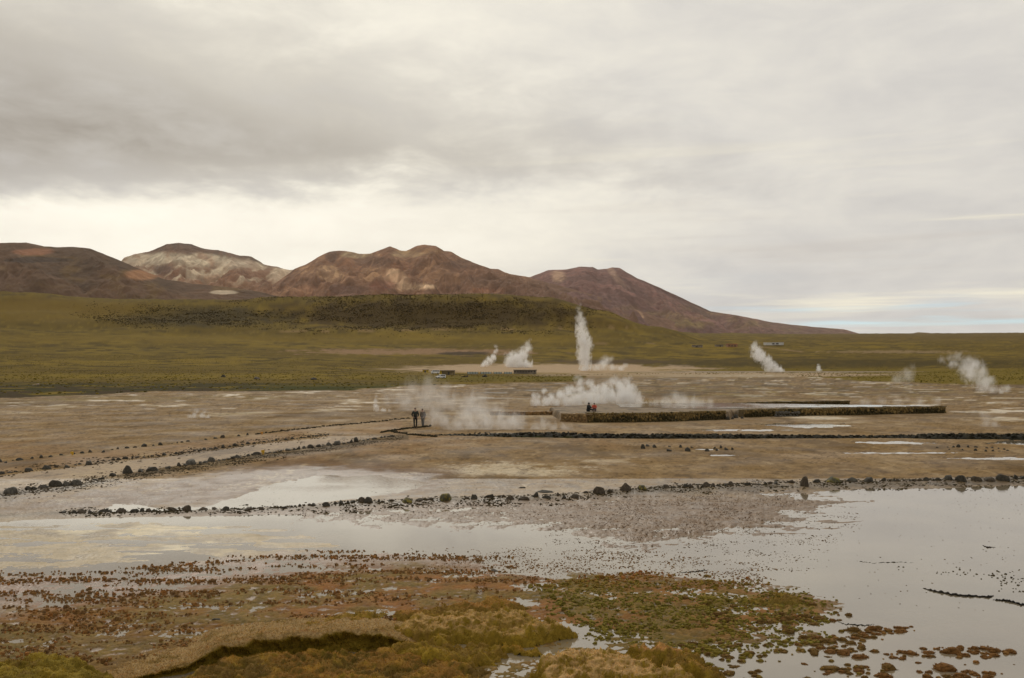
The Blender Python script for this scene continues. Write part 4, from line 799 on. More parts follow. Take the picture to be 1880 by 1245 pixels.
# the three hundred that show largest are tussocks of their own
px = TR * F / TY * np.where((TN <= 2), 1, .2) * (TV < 1262) * (TU > 5) * (TU < 1875); order = np.argsort(-px); bigi = order[:300]; rest = order[300:]
rest_small = rest[TR[rest] * F / TY[rest] < 4.5]; rest_mid = rest[TR[rest] * F / TY[rest] >= 4.5]
tag(link('moss_tufts', lumps_mesh('moss_tufts', np.stack([TX, TY, TZ], 1)[rest_small], TR[rest_small], TH[rest_small], TC[rest_small], 6, 2, 5, np.full(len(rest_small), .3)), M_lump), 'tiny brown and rust moss tufts speckling the shallow water', 'moss', kind='stuff')
tag(link('moss_tufts', lumps_mesh('moss_tufts', np.stack([TX, TY, TZ], 1)[rest_mid], TR[rest_mid], TH[rest_mid], TC[rest_mid], 7, 4, 8, np.full(len(rest_mid), .2), jag=.13), M_lump), 'small moss cushions crowding the foreground shallows', 'moss', kind='stuff')
def tussock_mesh(seed, c):
    rg = np.random.default_rng(seed); nl = rg.integers(4, 8)
    ang = rg.uniform(0, 6.28, nl); rr = rg.uniform(.15, .6, nl); P = np.stack([rr * np.cos(ang), rr * np.sin(ang), np.zeros(nl)], 1); Rw = rg.uniform(.35, .62, nl); P[0] = 0; Rw[0] = .75
    nb = 90; a = rg.uniform(0, 6.28, nb); e = rg.uniform(.1, 1.4, nb); dv = np.stack([np.cos(a) * np.cos(e), np.sin(a) * np.cos(e), np.sin(e)], 1)
    me = lumps_mesh('t', P, Rw, Rw * rg.uniform(.75, 1.0, nl), np.tile(c, (nl, 1)), seed, 4, 9, np.full(nl, .2), jag=.12)
    V = np.empty(len(me.vertices) * 3, np.float32); me.vertices.foreach_get('co', V); V = V.reshape(-1, 3); Fi = np.array([p.vertices[:] for p in me.polygons]); cc = np.empty(len(V) * 4, np.float32); me.attributes['tint'].data.foreach_get('color', cc); cc = cc.reshape(-1, 4)[:, :3]
    bpy.data.meshes.remove(me)
    pk = rg.integers(0, len(V), nb); b0 = V[pk]; n_ = b0 / (np.linalg.norm(b0, axis=1)[:, None] + 1e-6) + rg.normal(size=(nb, 3)) * .4 + [0, 0, .4]; n_ /= np.linalg.norm(n_, axis=1)[:, None]; sv = np.cross(n_, rg.normal(size=(nb, 3))); sv /= np.linalg.norm(sv, axis=1)[:, None]
    Vb = np.stack([b0 - sv * .05, b0 + sv * .05, b0 + n_ * rg.uniform(.12, .26, nb)[:, None]], 1).reshape(-1, 3)
    V2 = np.concatenate([V, Vb]); F2 = np.concatenate([Fi, np.arange(nb * 3).reshape(-1, 3) + len(V)]); C2 = np.concatenate([cc, np.repeat(cc[pk] * rg.uniform(.9, 1.5, (nb, 1)), 3, 0)])
    return np_mesh('moss_tussock', V2, F2, C2, np.full(len(V2), .15))
TT = {}
for q, c in (('rust-brown', C(114, 80, 42) * 1.2), ('olive', C(108, 94, 32) * 1.35), ('brown', C(100, 76, 38) * 1.3)):
    TT[q] = [tussock_mesh(700 + 10 * len(TT) + i, c) for i in range(5)]
    for m_ in TT[q]: m_.materials.append(M_lump)
CNT = {}
for j in sorted(bigi, key=lambda q_: TU[q_]):
    c = TC[j]; q = 'rust-brown' if c[1] / c[0] < .56 else 'olive' if c[1] / c[0] > .72 else 'brown'
    o = bpy.data.objects.new('moss_tussock', random.choice(TT[q])); COL.objects.link(o)
    o.location = (TX[j], TY[j], TZ[j]); s_ = TR[j] * 1.0; o.scale = (s_ * random.uniform(.9, 1.25), s_ * random.uniform(.85, 1.15), s_ * random.uniform(.7, 1.0)); o.rotation_euler = (0, 0, random.uniform(0, 6.28))
    wh = 'in the rusty shallows at left' if TN[j] == 0 else 'in the crowded bed at lower centre' if TN[j] == 1 else 'standing in the water at lower right' if TU[j] > 1450 else 'scattered right of the bottom hummocks'
    sz = 'larger ' if TR[j] * F / TY[j] > 13 else ''
    k_ = f'{sz}{q} moss tussock {wh}'; CNT[k_] = CNT.get(k_, 0) + 1
    tag(o, f'{k_}, {nth(CNT[k_])} from the left', 'moss', f'{q} moss tussocks {wh}')
def algae_ridge(label, pts, w, h, seed):
    L = np.linspace(0, 1, 90); pu = np.interp(L, np.linspace(0, 1, len(pts)), [p[0] for p in pts]); pv_ = np.interp(L, np.linspace(0, 1, len(pts)), [p[1] for p in pts]); d = H * F / (pv_ - V0) + .12 * fbm(L * 18, L * 0, 3, seed); x = (pu - U0) / F * d
    t = np.linspace(-1, 1, 7); k = np.sin(np.pi * np.clip(L, .02, .98)) ** .4 * (.6 + .7 * np.abs(fbm(L * 14, L * 0 + 4, 3, seed + 1)))
    X = x[None] + 0 * t[:, None]; Y = d[None] + t[:, None] * w * k[None]; Z = -.02 + (h + .02) * (1 - t[:, None] ** 2) * k[None] + .01 * fbm(X * 9, Y * 9, 2, seed)
    me = np_mesh('algae_ridge', np.stack([X, Y, Z], -1).reshape(-1, 3), grid_faces(7, 90), np.tile(C(26, 23, 12), (X.size, 1)), np.full(X.size, .5)); tag(link('algae_ridge', me, M_lump), label, 'algae', 'dark algae ridges on the water')
algae_ridge('long black algae ridge with a bend on the wide water at right', [(1690, 1079), (1715, 1086), (1760, 1094), (1815, 1097), (1825, 1094)], .10, .07, 31)
algae_ridge('black algae ridge running off the right edge of the water', [(1820, 1101), (1850, 1104), (1876, 1111), (1900, 1112)], .10, .07, 32)
algae_ridge('thin brown algae line curving through the lower right water', [(1530, 1138), (1550, 1146), (1590, 1149), (1610, 1145)], .05, .03, 33)
algae_ridge('thin dark algae line beside the speckled patch on the water', [(1560, 1028), (1600, 1034), (1650, 1032), (1720, 1036)], .05, .02, 34)
algae_ridge('short black algae ridge alone on the bright water at far right', [(1802, 1001), (1812, 1005), (1830, 1005)], .07, .04, 35)
algae_ridge('brown algae line on the water right of the rusty shore', [(1245, 1052), (1275, 1050), (1305, 1046)], .08, .04, 36)

# scrub on the hillside and bunch grass on the plain
def scatter(name, label, n, fu, fd, mask, r, asp, cols, seed, cat):
    rg = np.random.default_rng(seed); u = rg.uniform(*fu, n); d = np.sqrt(rg.uniform(fd[0] ** 2, fd[1] ** 2, n)); X = (u - U0) / F * d; z, uu_, vv2, _ = surface(X, d); pv = V0 + (H - z) * F / d
    k = mask(u, pv, X, d) > rg.uniform(0, 1, n); X, d, z = X[k], d[k], z[k]; n = len(X); rr = rg.uniform(*r, n)
    me = lumps_mesh(name, np.stack([X, d, z - .1 * rr], 1), rr, rr * asp, np.array(cols)[rg.integers(0, len(cols), n)] * rg.uniform(.7, 1.3, (n, 1)), seed, 2, 5)
    tag(link(name, me, M_lump), label, cat, kind='stuff')
scatter('hillside_scrub', 'dark scrub dotting the broad hill below the mountains', 42000, (120, 1150), (1380, 1750), lambda u, v, X, d: np.maximum(ss(ell(u, v, 800, 576, 350, 40) + .5 * fbm(X * .012, d * .012, 3, 9), -.1, .7), .6 * ss(ell(u, v, 340, 580, 260, 28) + .5 * fbm(X * .012, d * .012, 3, 9), .1, .6)), (.5, 1.4), .6, [C(64, 52, 20), C(52, 44, 17), C(80, 63, 28)], 21, 'scrub')
def edge_v(u): return curve(u, [(-1500, 735), (0, 730), (130, 726), (300, 719), (500, 717), (640, 716), (760, 708), (900, 704), (1000, 702), (1060, 701), (1080, 690), (1400, 687), (1600, 700), (1700, 704), (1880, 706), (3000, 712)])
scatter('bunch_grass', 'yellow-green bunch grass covering the plain below the hill', 30000, (-60, 1940), (180, 900), lambda u, v, X, d: ss(v, edge_v(u) + .5, edge_v(u) - 2) * ss(fbm(X * .03, d * .03, 3, 19), -.5, .4) * (1 - ss(ell(u, v, 1010, 677, 380, 12), 0, .2)), (.15, .42), .7, [C(116, 100, 30), C(100, 86, 27), C(80, 70, 22)], 22, 'grass')

# ------------------------------------------------------------------ people
def skin_mesh(name, verts, edges, radii, sub=1, root=0):
    me = bpy.data.meshes.new(name); me.from_pydata([Vector(v) for v in verts], edges, []); o = bpy.data.objects.new(name, me); COL.objects.link(o)
    sk = o.modifiers.new('skin', 'SKIN'); sk.use_smooth_shade = True; sb = o.modifiers.new('sub', 'SUBSURF'); sb.levels = sub; sb.render_levels = sub
    for i, (sv, r) in enumerate(zip(me.skin_vertices[0].data, radii)):
        sv.radius = r if isinstance(r, tuple) else (r, r); sv.use_root = (i == root)
    dg = bpy.context.evaluated_depsgraph_get(); out = bpy.data.meshes.new_from_object(o.evaluated_get(dg)); out.name = name
    bpy.data.objects.remove(o); bpy.data.meshes.remove(me)
    for p in out.polygons: p.use_smooth = True
    return out
def cloth(name, c, rough=.85): return mat_plain(name, c, rough=rough, scale=14, var=.18, bump=.3, bd=.01)
M_skin = mat_plain('skin', (.42, .26, .18), rough=.55, scale=20, var=.08, bump=.1, bd=.002); M_hair = cloth('hair', (.03, .022, .016)); M_shoe = cloth('shoes', (.03, .028, .026)); M_eye = cloth('eyes', (.02, .015, .012), .3)
def person(label, loc, rz, joints, jacket_c, trouser_c, extras=(), hood=False, shoe=None, scale=1.0, hat=None):
    root = empty('person', loc, rz); root.scale = (scale,) * 3; tag(root, label, 'person')
    J = {k: Vector(v) for k, v in joints.items()}
    names = ['pelvis', 'waist', 'chest', 'neck', 'jaw', 'head', 'crown', 'nose']
    E = [(0, 1), (1, 2), (2, 3), (3, 4), (4, 5), (5, 6), (4, 7)]; Rr = [.13, .125, .15, .058, .07, .092, .06, .022]
    J['jaw'] = J['neck'] + (J['head'] - J['neck']) * .55; J['crown'] = J['head'] + (J['head'] - J['neck']).normalized() * .075; J['nose'] = J['jaw'] + J.get('face', Vector((0, -1, 0))) * .105 + Vector((0, 0, .03))
    for s_ in 'lr':
        b = len(names); names += [f'{n}_{s_}' for n in ('shoulder', 'elbow', 'wrist', 'palm', 'hip', 'knee', 'ankle', 'toe')]
        J['palm_' + s_] = J['wrist_' + s_] + (J['wrist_' + s_] - J['elbow_' + s_]).normalized() * .08
        E += [(2, b), (b, b + 1), (b + 1, b + 2), (b + 2, b + 3), (0, b + 4), (b + 4, b + 5), (b + 5, b + 6), (b + 6, b + 7)]; Rr += [.062, .045, .03, (.04, .02), .088, .058, .042, .036]
        for k, (off, ln, dwn) in enumerate([(-.030, .075, 0), (-.010, .085, 0), (.010, .08, 0), (.028, .065, 0), (-.05, .05, -.05)]):   # four fingers and a thumb
            fwd = (J['wrist_' + s_] - J['elbow_' + s_]).normalized(); side = fwd.cross(Vector((0, 0, 1))); side = side.normalized() if side.length > .1 else Vector((1, 0, 0))
            a = J['palm_' + s_] + side * off + fwd * (.02 + dwn); c_ = a + fwd * ln * .6 + side * off * .4; e_ = c_ + fwd * ln * .35 + Vector((0, 0, -.02))
            n0 = len(names); names += [f'f{k}a{s_}', f'f{k}b{s_}', f'f{k}c{s_}']; J[f'f{k}a{s_}'], J[f'f{k}b{s_}'], J[f'f{k}c{s_}'] = a, c_, e_
            E += [(b + 3, n0), (n0, n0 + 1), (n0 + 1, n0 + 2)]; Rr += [.010, .009, .007]
    body = skin_mesh('body', [J[n] for n in names], E, Rr); link('body', body, M_skin, root)
    jn = ['pelvis', 'waist', 'chest', 'neck']; jE = [(0, 1), (1, 2), (2, 3)]; jR = [.185, .175, .19, .085]
    for s_ in 'lr': b = len(jn); jn += [f'{n}_{s_}' for n in ('shoulder', 'elbow', 'wrist')]; jE += [(2, b), (b, b + 1), (b + 1, b + 2)]; jR += [.092, .075, .058]
    link('jacket', skin_mesh('jacket', [J[n] for n in jn], jE, jR), cloth('jacket_cloth', jacket_c), root)
    tn = ['pelvis']; tE = []; tR = [.15]
    for s_ in 'lr': b = len(tn); tn += [f'{n}_{s_}' for n in ('hip', 'knee', 'ankle')]; tE += [(0, b), (b, b + 1), (b + 1, b + 2)]; tR += [.108, .078, .06]
    link('trousers', skin_mesh('trousers', [J[n] for n in tn], tE, tR), cloth('trouser_cloth', trouser_c), root)
    for s_ in 'lr':
        a, t = J['ankle_' + s_], J['toe_' + s_]; h = a + (a - t).normalized() * .05; h.z = t.z
        link('shoe', skin_mesh('shoe', [h, (a + t) / 2 - Vector((0, 0, .015)), t, a], [(0, 1), (1, 2), (1, 3)], [.042, .05, .042, .055]), shoe or M_shoe, root)
    hd = J['head']; up = (J['head'] - J['neck']).normalized(); fc = J.get('face', Vector((0, -1, 0)))
    if hood: link('hood', skin_mesh('hood', [J['neck'], hd - fc * .03, J['crown'] + up * .03 - fc * .03], [(0, 1), (1, 2)], [.12, .135, .09]), cloth('hood_cloth', jacket_c), root)
    else: link('hat' if hat else 'hair', skin_mesh('hair', [hd - fc * .035 - up * .02, hd - fc * .02 + up * .05, J['crown'] + up * .02], [(0, 1), (1, 2)], [.095, .105, .075]), cloth('hat_cloth', hat) if hat else M_hair, root)
    sdv = fc.cross(up).normalized()
    for s_ in (-1, 1):
        bm = bmesh.new(); bmesh.ops.create_icosphere(bm, subdivisions=1, radius=.012); bmesh.ops.translate(bm, verts=bm.verts, vec=hd + fc * .09 + sdv * .03 * s_); link('eye', bm_mesh(bm, 'eye', True), M_eye, root)
    for nm, vts, ed, rd, m in extras: link(nm, skin_mesh(nm, vts, ed, rd), m, root)
    return root
def standing(sw=.0, lean=0.0, face=(0, -1, 0), arms='pocket'):
    j = dict(pelvis=(0, 0, .95), waist=(0, -.005, 1.12), chest=(0, -.01 - lean, 1.36), neck=(0, -.02 - lean, 1.52), head=(0, -.03 - lean * 1.3, 1.67), face=face)
    for s_, sg in (('l', -1), ('r', 1)):
        j['shoulder_' + s_] = (.19 * sg, -lean, 1.43); j['elbow_' + s_] = (.30 * sg, .05, 1.16); j['wrist_' + s_] = (.20 * sg, -.10, 1.0)
        j['hip_' + s_] = (.10 * sg, 0, .9); j['knee_' + s_] = (.115 * sg, -.02 + sw * sg, .49); j['ankle_' + s_] = (.10 * sg, .0 + 1.6 * sw * sg, .09); j['toe_' + s_] = (.12 * sg, -.15 + 1.6 * sw * sg, .045)
    return j
x, y = gp(762.5, 787); person('person in dark jacket and trousers, hands in pockets, walking on the path', (x, y, zat(x, y)), .25, standing(.06), (.020, .024, .018), (.016, .017, .013), scale=1.0)
x, y = gp(776.5, 785.2); M_pack = cloth('backpack_cloth', (.075, .060, .045))
person('person in brown jacket and grey trousers carrying a backpack, half in fog', (x, y, zat(x, y)), -.5, standing(-.05, .05), (.085, .062, .042), (.15, .145, .13), scale=.93,
       extras=[('backpack', [(0, .20, 1.05), (0, .23, 1.25), (0, .19, 1.44)], [(0, 1), (1, 2)], [.14, .16, .12], M_pack)], shoe=cloth('pale_shoes', (.4, .36, .32)))
def sitting(lean=.12, arms='knee', face=(0, -1, 0)):
    j = dict(pelvis=(0, 0, .13), waist=(0, -.02, .30), chest=(0, -lean * .6, .52), neck=(0, -lean, .67), head=(0, -lean - .03, .81), face=face)
    for s_, sg in (('l', -1), ('r', 1)):
        j['shoulder_' + s_] = (.19 * sg, -lean * .7, .59); j['elbow_' + s_] = (.26 * sg, -.12 - lean, .36); j['wrist_' + s_] = (.13 * sg, -.34, .30) if arms == 'knee' else (-.06 * sg, -.26, .40)
        j['hip_' + s_] = (.10 * sg, -.03, .12); j['knee_' + s_] = (.15 * sg, -.42, .22); j['ankle_' + s_] = (.12 * sg, -.62, .07); j['toe_' + s_] = (.14 * sg, -.76, .06)
    return j
TOP = .80
x, y = gp(1079.5, 755, TOP); person('person in a dark hooded coat sitting on the pool edge', (x, y, TOP), 1.1, sitting(.10), (.010, .013, .011), (.012, .014, .012), hood=True)
x, y = gp(1091.5, 754.6, TOP); person('person in an orange-red jacket sitting with folded arms on the pool edge', (x, y, TOP), -.35, sitting(.06, 'fold'), (.52, .075, .035), (.06, .05, .05), hat=(.05, .03, .03), scale=.92)

# ------------------------------------------------------------------ things far out on the flat
def hit(u, v, d0=150, d1=4000):
    d = np.geomspace(d0, d1, 1500); X = (u - U0) / F * d; z = surface(X, d)[0]; pv = V0 + (H - z) * F / d
    k = np.flatnonzero(pv <= v); i = k[0] if len(k) else len(d) - 1
    return Vector((X[i], d[i], z[i]))
M_white = mat_plain('white_paint', (.72, .71, .68), rough=.35, scale=2, var=.05, bump=.05); M_glass = mat_plain('dark_glass', (.02, .025, .03), rough=.1, scale=2, var=.1, bump=0); M_tyre = mat_plain('tyre', (.02, .02, .02), scale=8); M_rim = mat_plain('rim', (.35, .35, .35), rough=.4, metallic=.8); M_lamp = mat_plain('lamp_glass', (.7, .68, .6), rough=.15)
def vehicle(name, cat, label, loc, rz, L, W, Hh, hood, win):
    root = empty(name, loc, rz); tag(root, label, cat)
    prof = [(-L / 2, .35), (-L / 2, Hh * .55), (-L / 2 + hood, Hh * .62), (-L / 2 + hood + .45, Hh * .97), (-L / 2 + hood + .8, Hh), (L / 2 - .15, Hh), (L / 2, Hh * .9), (L / 2, .35)]
    bm = bmesh.new(); a = [bm.verts.new((x_, -W / 2 + (.12 if z_ > Hh * .6 else 0), z_)) for x_, z_ in prof]; f = bm.faces.new(a); r = bmesh.ops.extrude_face_region(bm, geom=[f])
    for v in [e for e in r['geom'] if isinstance(e, bmesh.types.BMVert)]: v.co.y = -v.co.y
    bmesh.ops.recalc_face_normals(bm, faces=bm.faces); bmesh.ops.bevel(bm, geom=bm.edges[:], offset=.05, segments=2, affect='EDGES'); link('body', bm_mesh(bm, 'body'), M_white, root)
    def part(nm, c, s_, m, rz_=0, parent=None, tilt=0):
        b = bmesh.new(); add_box(b, (0, 0, 0), s_); bmesh.ops.bevel(b, geom=b.edges[:], offset=min(s_) * .3, segments=1, affect='EDGES'); o = link(nm, bm_mesh(b, nm), m, parent or root); o.location = c; o.rotation_euler = (0, tilt, 0); return o
    x0 = -L / 2 + hood + .6; n = win; wl = (L / 2 - .25 - x0) / n
    for s_ in (-1, 1):
        for i in range(n): part('window', (x0 + wl * (i + .5), s_ * (W / 2 - .05), Hh * .76), (wl * .86, .08, Hh * .26), M_glass)
        part('headlight', (-L / 2 - .01, s_ * (W / 2 - .28), Hh * .42), (.06, .3, .2), M_lamp); part('mirror', (-L / 2 + hood + .35, s_ * (W / 2 + .1), Hh * .66), (.1, .16, .2), M_tyre)
        for xx in (-L / 2 + L * .19, L / 2 - L * .2):
            w = empty('wheel', (xx, s_ * (W / 2 - .08), .34)); w.parent = root
            for nm, rad, dp, m in (('tyre', .34, .2, M_tyre), ('rim', .2, .22, M_rim)):
                b = bmesh.new(); bmesh.ops.create_cone(b, cap_ends=True, segments=18, radius1=rad, radius2=rad, depth=dp, matrix=Matrix.Rotation(R(90), 4, 'X')); link(nm, bm_mesh(b, nm), m, w)
    part('windscreen', (-L / 2 + hood + .2, 0, Hh * .80), (.06, W * .78, Hh * .33), M_glass, tilt=.6); part('bumper', (-L / 2 - .03, 0, .42), (.12, W * .96, .16), M_tyre)
    return root
p = hit(809, 695); vehicle('parked_van', 'van', 'white van parked on grass in front of the brown building', p, R(28), 3.6, 1.7, 1.75 * p.y / 430, .9, 2)
p = hit(799, 686.5); vehicle('minibus', 'bus', 'white minibus with dark windows left of the brown building', p, R(10), 4.6, 1.9, 2.0 * p.y / 520, .35, 4)
def building(label, u0, u1, vb, hpx, depth, wall, roof, wins=(), side=None, roofh=.25, name='building', cat='building', parts=()):
    p = hit((u0 + u1) / 2, vb); k = p.y / F; W = (u1 - u0) * k; Hh = hpx * k; root = empty(name, p); tag(root, label, cat)
    def bx(nm, c, s_, m, par=None):
        b = bmesh.new(); add_box(b, c, s_); return link(nm, bm_mesh(b, nm), m, par or root)
    bx('wall', (0, depth / 2, Hh / 2 - .4), (W, depth, Hh + .8), wall)
    bx('roof', (0, depth / 2, Hh + roofh / 2 + .003), (W + .5, depth + .6, roofh), roof)
    for (a, b_, z0, z1, m, nm) in wins:
        w = bx(nm, ((a + b_ - 1) / 2 * W + 0, -.03, (z0 + z1) / 2 * Hh), ((b_ - a) * W, .12, (z1 - z0) * Hh), m); bx('sill' if nm == 'window' else 'frame', ((a + b_ - 1) / 2 * W, -.06, z0 * Hh - .06), ((b_ - a) * W * 1.1, .2, .1), roof, w)
    if side is not None: bx('end_wall', (-W / 2 - .12, depth / 2, Hh / 2 - .38), (.3, depth * 1.02, Hh + .8), side); bx('corner_panel', (-W / 2 + W * .06, -.06, Hh / 2 - .37), (W * .11, .14, Hh + .78), side)
    return root
M_brown = mat_plain('brown_boards', (.17, .125, .055), scale=.6, var=.3); M_yel = mat_plain('yellow_paint', (.46, .32, .03), scale=1); M_adobe = mat_plain('adobe', (.32, .17, .09), scale=.5); M_roofb = mat_plain('brown_roof', (.15, .12, .075), scale=.5); M_stonew = mat_plain('stone_wall', (.22, .18, .13), scale=.5, var=.3); M_wwall = mat_plain('white_wall', (.62, .60, .56), scale=.4, var=.1); M_dark = mat_plain('opening', (.03, .025, .02), rough=.5); M_ored = mat_plain('orange_wall', (.36, .14, .06), scale=.6)
building('flat brown boarded building with a yellow end beside the minibus', 808, 834, 688.5, 7.5, 5, M_brown, M_roofb, [(.55, .66, 0.02, .8, M_dark, 'door')], side=M_yel)
building('long low bathhouse with a row of dark openings beside the sinter basin', 943, 985, 687, 7.2, 5, M_stonew, M_roofb, [(.03 + .12 * i, .10 + .12 * i, .45, .8, M_dark, 'window') for i in range(8)])
building('small yellow shed behind dark shrubs left of the minibus', 776, 786, 684, 4.5, 4, M_yel, M_roofb, [(.3, .6, .05, .7, M_dark, 'door')], name='shed', cat='shed')
building('orange-brown house with a pale end on the far grass slope', 1336, 1354, 637, 4.6, 12, M_adobe, M_ored, [(.1, .2, .2, .7, M_dark, 'window'), (.4, .5, .2, .7, M_dark, 'window'), (.7, .8, 0.05, .7, M_dark, 'door')], roofh=.8, name='house', cat='house')
building('long white lodge with dark openings on the far grass slope', 1405, 1439, 633.5, 3.6, 12, M_wwall, M_wwall, [(.38, .50, .15, .8, M_dark, 'window'), (.58, .72, .15, .8, M_dark, 'window')], roofh=.6, name='lodge', cat='building')
building('ruined grey stone hut left of the orange-brown house', 1272, 1290, 638.5, 4.2, 8, M_stonew, M_stonew, [(.3, .5, 0.05, .6, M_dark, 'door')], roofh=.3, name='ruin', cat='ruin')
building('pale low hut between the stone ruin and the orange-brown house', 1314, 1328, 636.5, 3.2, 8, M_stonew, M_roofb, [(.5, .7, 0.05, .7, M_dark, 'door')], roofh=.4, name='hut', cat='hut')
M_panel = mat_plain('fence_glass', (.34, .40, .37), rough=.15, scale=1, var=.2); M_post = mat_plain('fence_post', (.06, .055, .05))
def fence():
    a, b = hit(858, 687), hit(940, 687); root = empty('glass_fence', a); tag(root, 'pale blue-green glass fence in front of the steaming sinter basin', 'fence'); e = b - a; n = 17
    bmp = bmesh.new(); add_box(bmp, (0, 0, .6), (.16, .16, 1.5)); mp = bm_mesh(bmp, 'post'); mp.materials.append(M_post); bmq = bmesh.new(); add_box(bmq, (0, 0, .66), (e.length / n * .8, .05, .95)); mq = bm_mesh(bmq, 'panel'); mq.materials.append(M_panel); ang = math.atan2(e.y, e.x)
    for i in range(n + 1):
        o = link('post', mp, None, root); o.location = e * (i / n); o.rotation_euler.z = ang
        if i < n and i not in (4, 9, 13): q = link('panel', mq, None, root); q.location = e * ((i + .5) / n); q.rotation_euler.z = ang
    bk = bmesh.new(); add_box(bk, (0, 0, 0), (e.length, .4, .5), ang); o = link('plinth', bm_mesh(bk, 'plinth'), M_stonew, root); o.location = e / 2
fence()
def marker(label, u, v, hpx, c):
    x, y = gp(u, v); k = y / F; root = empty('marker_post', (x, y, zat(x, y) - .02)); tag(root, label, 'marker', 'yellow marker posts by the lanes'); m = mat_plain('marker_paint', c, scale=4, var=.1)
    b = bmesh.new(); add_box(b, (0, 0, hpx * k / 2), (.07, .07, hpx * k)); link('post', bm_mesh(b, 'post'), m, root); b = bmesh.new(); add_box(b, (0, -.05, hpx * k * .72), (.2, .03, hpx * k * .5)); link('plate', bm_mesh(b, 'plate'), m, root)
marker('yellow marker post standing at the pool-side stone row', 483, 836, 9, (.62, .36, .02))
marker('yellow marker post at the thin far stone row on the left', 133, 837, 7, (.62, .36, .02))
marker('small orange marker post where the thin far row meets the lane', 481, 799, 5, (.55, .24, .03))

# ------------------------------------------------------------------ steam
def mat_steam(name, dens, scale, balls, rough, zmax, rise):
    """density falls off from the heart of each puff and is torn by turbulence"""
    m = bpy.data.materials.new(name); m.use_nodes = True; nt = m.node_tree; N, L = nt.nodes, nt.links; N.clear()
    out = N.new('ShaderNodeOutputMaterial'); pv = N.new('ShaderNodeVolumePrincipled'); L.new(pv.outputs[0], out.inputs['Volume'])
    pv.inputs['Color'].default_value = (.992, .985, .97, 1); pv.inputs['Anisotropy'].default_value = .2
    tc = N.new('ShaderNodeTexCoord'); n = N.new('ShaderNodeTexNoise'); n.inputs['Scale'].default_value = scale; n.inputs['Detail'].default_value = 7; n.inputs['Roughness'].default_value = .62; n.inputs['Distortion'].default_value = .9; mp_ = N.new('ShaderNodeMapping'); mp_.inputs['Scale'].default_value = (1, 1, .7); L.new(tc.outputs['Object'], mp_.inputs[0]); L.new(mp_.outputs[0], n.inputs['Vector'])
    def mth(op, a, b=None, c=None):
        q = N.new('ShaderNodeMath'); q.operation = op
        for k_, x_ in enumerate((a, b, c)):
            if x_ is None: continue
            if isinstance(x_, (int, float)): q.inputs[k_].default_value = x_
            else: L.new(x_, q.inputs[k_])
        return q.outputs[0]
    f = None
    for (c, r) in balls:
        v = N.new('ShaderNodeVectorMath'); v.operation = 'DISTANCE'; L.new(tc.outputs['Object'], v.inputs[0]); v.inputs[1].default_value = c
        g = mth('MULTIPLY_ADD', v.outputs['Value'], -1.0 / r, 1.0)
        f = g if f is None else mth('SMOOTH_MAX', f, g, .4)
    f = mth('ADD', f, mth('MULTIPLY', mth('SUBTRACT', n.outputs[0], .5), rough))
    mr = N.new('ShaderNodeMapRange'); mr.interpolation_type = 'SMOOTHSTEP'; L.new(f, mr.inputs[0]); mr.inputs[1].default_value = .06; mr.inputs[2].default_value = 1.5; mr.inputs[4].default_value = dens
    sep = N.new('ShaderNodeSeparateXYZ'); L.new(tc.outputs['Object'], sep.inputs[0])
    fz = N.new('ShaderNodeMapRange'); fz.interpolation_type = 'SMOOTHSTEP'; L.new(sep.outputs[2], fz.inputs[0]); fz.inputs[1].default_value = zmax * .3; fz.inputs[2].default_value = zmax; fz.inputs[3].default_value = 1; fz.inputs[4].default_value = rise
    L.new(mth('MULTIPLY', mr.outputs[0], fz.outputs[0]), pv.inputs['Density'])
    return m
def steam(label, base_uv, puffs, tau, lo=.44, hi=.72, rise=.4, nscale=1.0, d=None, depth=1.0, rough_=2.2, seed=0, vox=1.0):
    """puffs: (u, v, radius px) where the cloud stands; tau: optical depth through a typical puff"""
    if d is None: p0 = hit(base_uv[0], base_uv[1], 60) if base_uv[1] < 735 else Vector((*gp(*base_uv), 0))
    else: p0 = Vector((*((base_uv[0] - U0) / F * d,), d, H + (V0 - base_uv[1]) * d / F))
    rj = np.random.default_rng(seed + 50); puffs = [(a, b, c * 1.75) for a, b, c in puffs] + [(a + rj.normal() * c * .7, b - abs(rj.normal()) * c * .5, c * rj.uniform(1.0, 1.4)) for a, b, c in puffs[::2]]; d = p0.y; k = d / F; rg = np.random.default_rng(seed + 900); bm = bmesh.new(); rmean = np.mean([r for *_, r in puffs]) * k; balls = []
    for (u, v, r) in puffs:
        c = at(u, v, d) - p0; c.y += rg.normal() * r * k * .3 * depth; rr = r * k; balls.append((tuple(c), rr))
        bmesh.ops.create_icosphere(bm, subdivisions=2, radius=rr * 1.2, matrix=Matrix.Translation(c))
    me = bpy.data.meshes.new('h'); bm.to_mesh(me); bm.free(); o = bpy.data.objects.new('h', me); COL.objects.link(o)
    rm = o.modifiers.new('r', 'REMESH'); rm.mode = 'VOXEL'; rm.voxel_size = rmean * .24 * vox
    dg = bpy.context.evaluated_depsgraph_get(); hull = bpy.data.meshes.new_from_object(o.evaluated_get(dg)); hull.name = 'steam'; bpy.data.objects.remove(o); bpy.data.meshes.remove(me)
    V = np.empty(len(hull.vertices) * 3, np.float32); hull.vertices.foreach_get('co', V); V = V.reshape(-1, 3); zmax = V[:, 2].max(); V[:, 2] = np.maximum(V[:, 2], .03 + .002 * np.abs(V[:, 0])); hull.vertices.foreach_set('co', V.ravel()); hull.update()
    hull.materials.append(mat_steam('steam', tau * 1.25 / rmean, nscale * 1.35 / rmean, balls, rough_, zmax, rise))
    s_ = link('steam', hull); s_.location = p0; tag(s_, label, 'steam', 'plumes of steam'); return s_
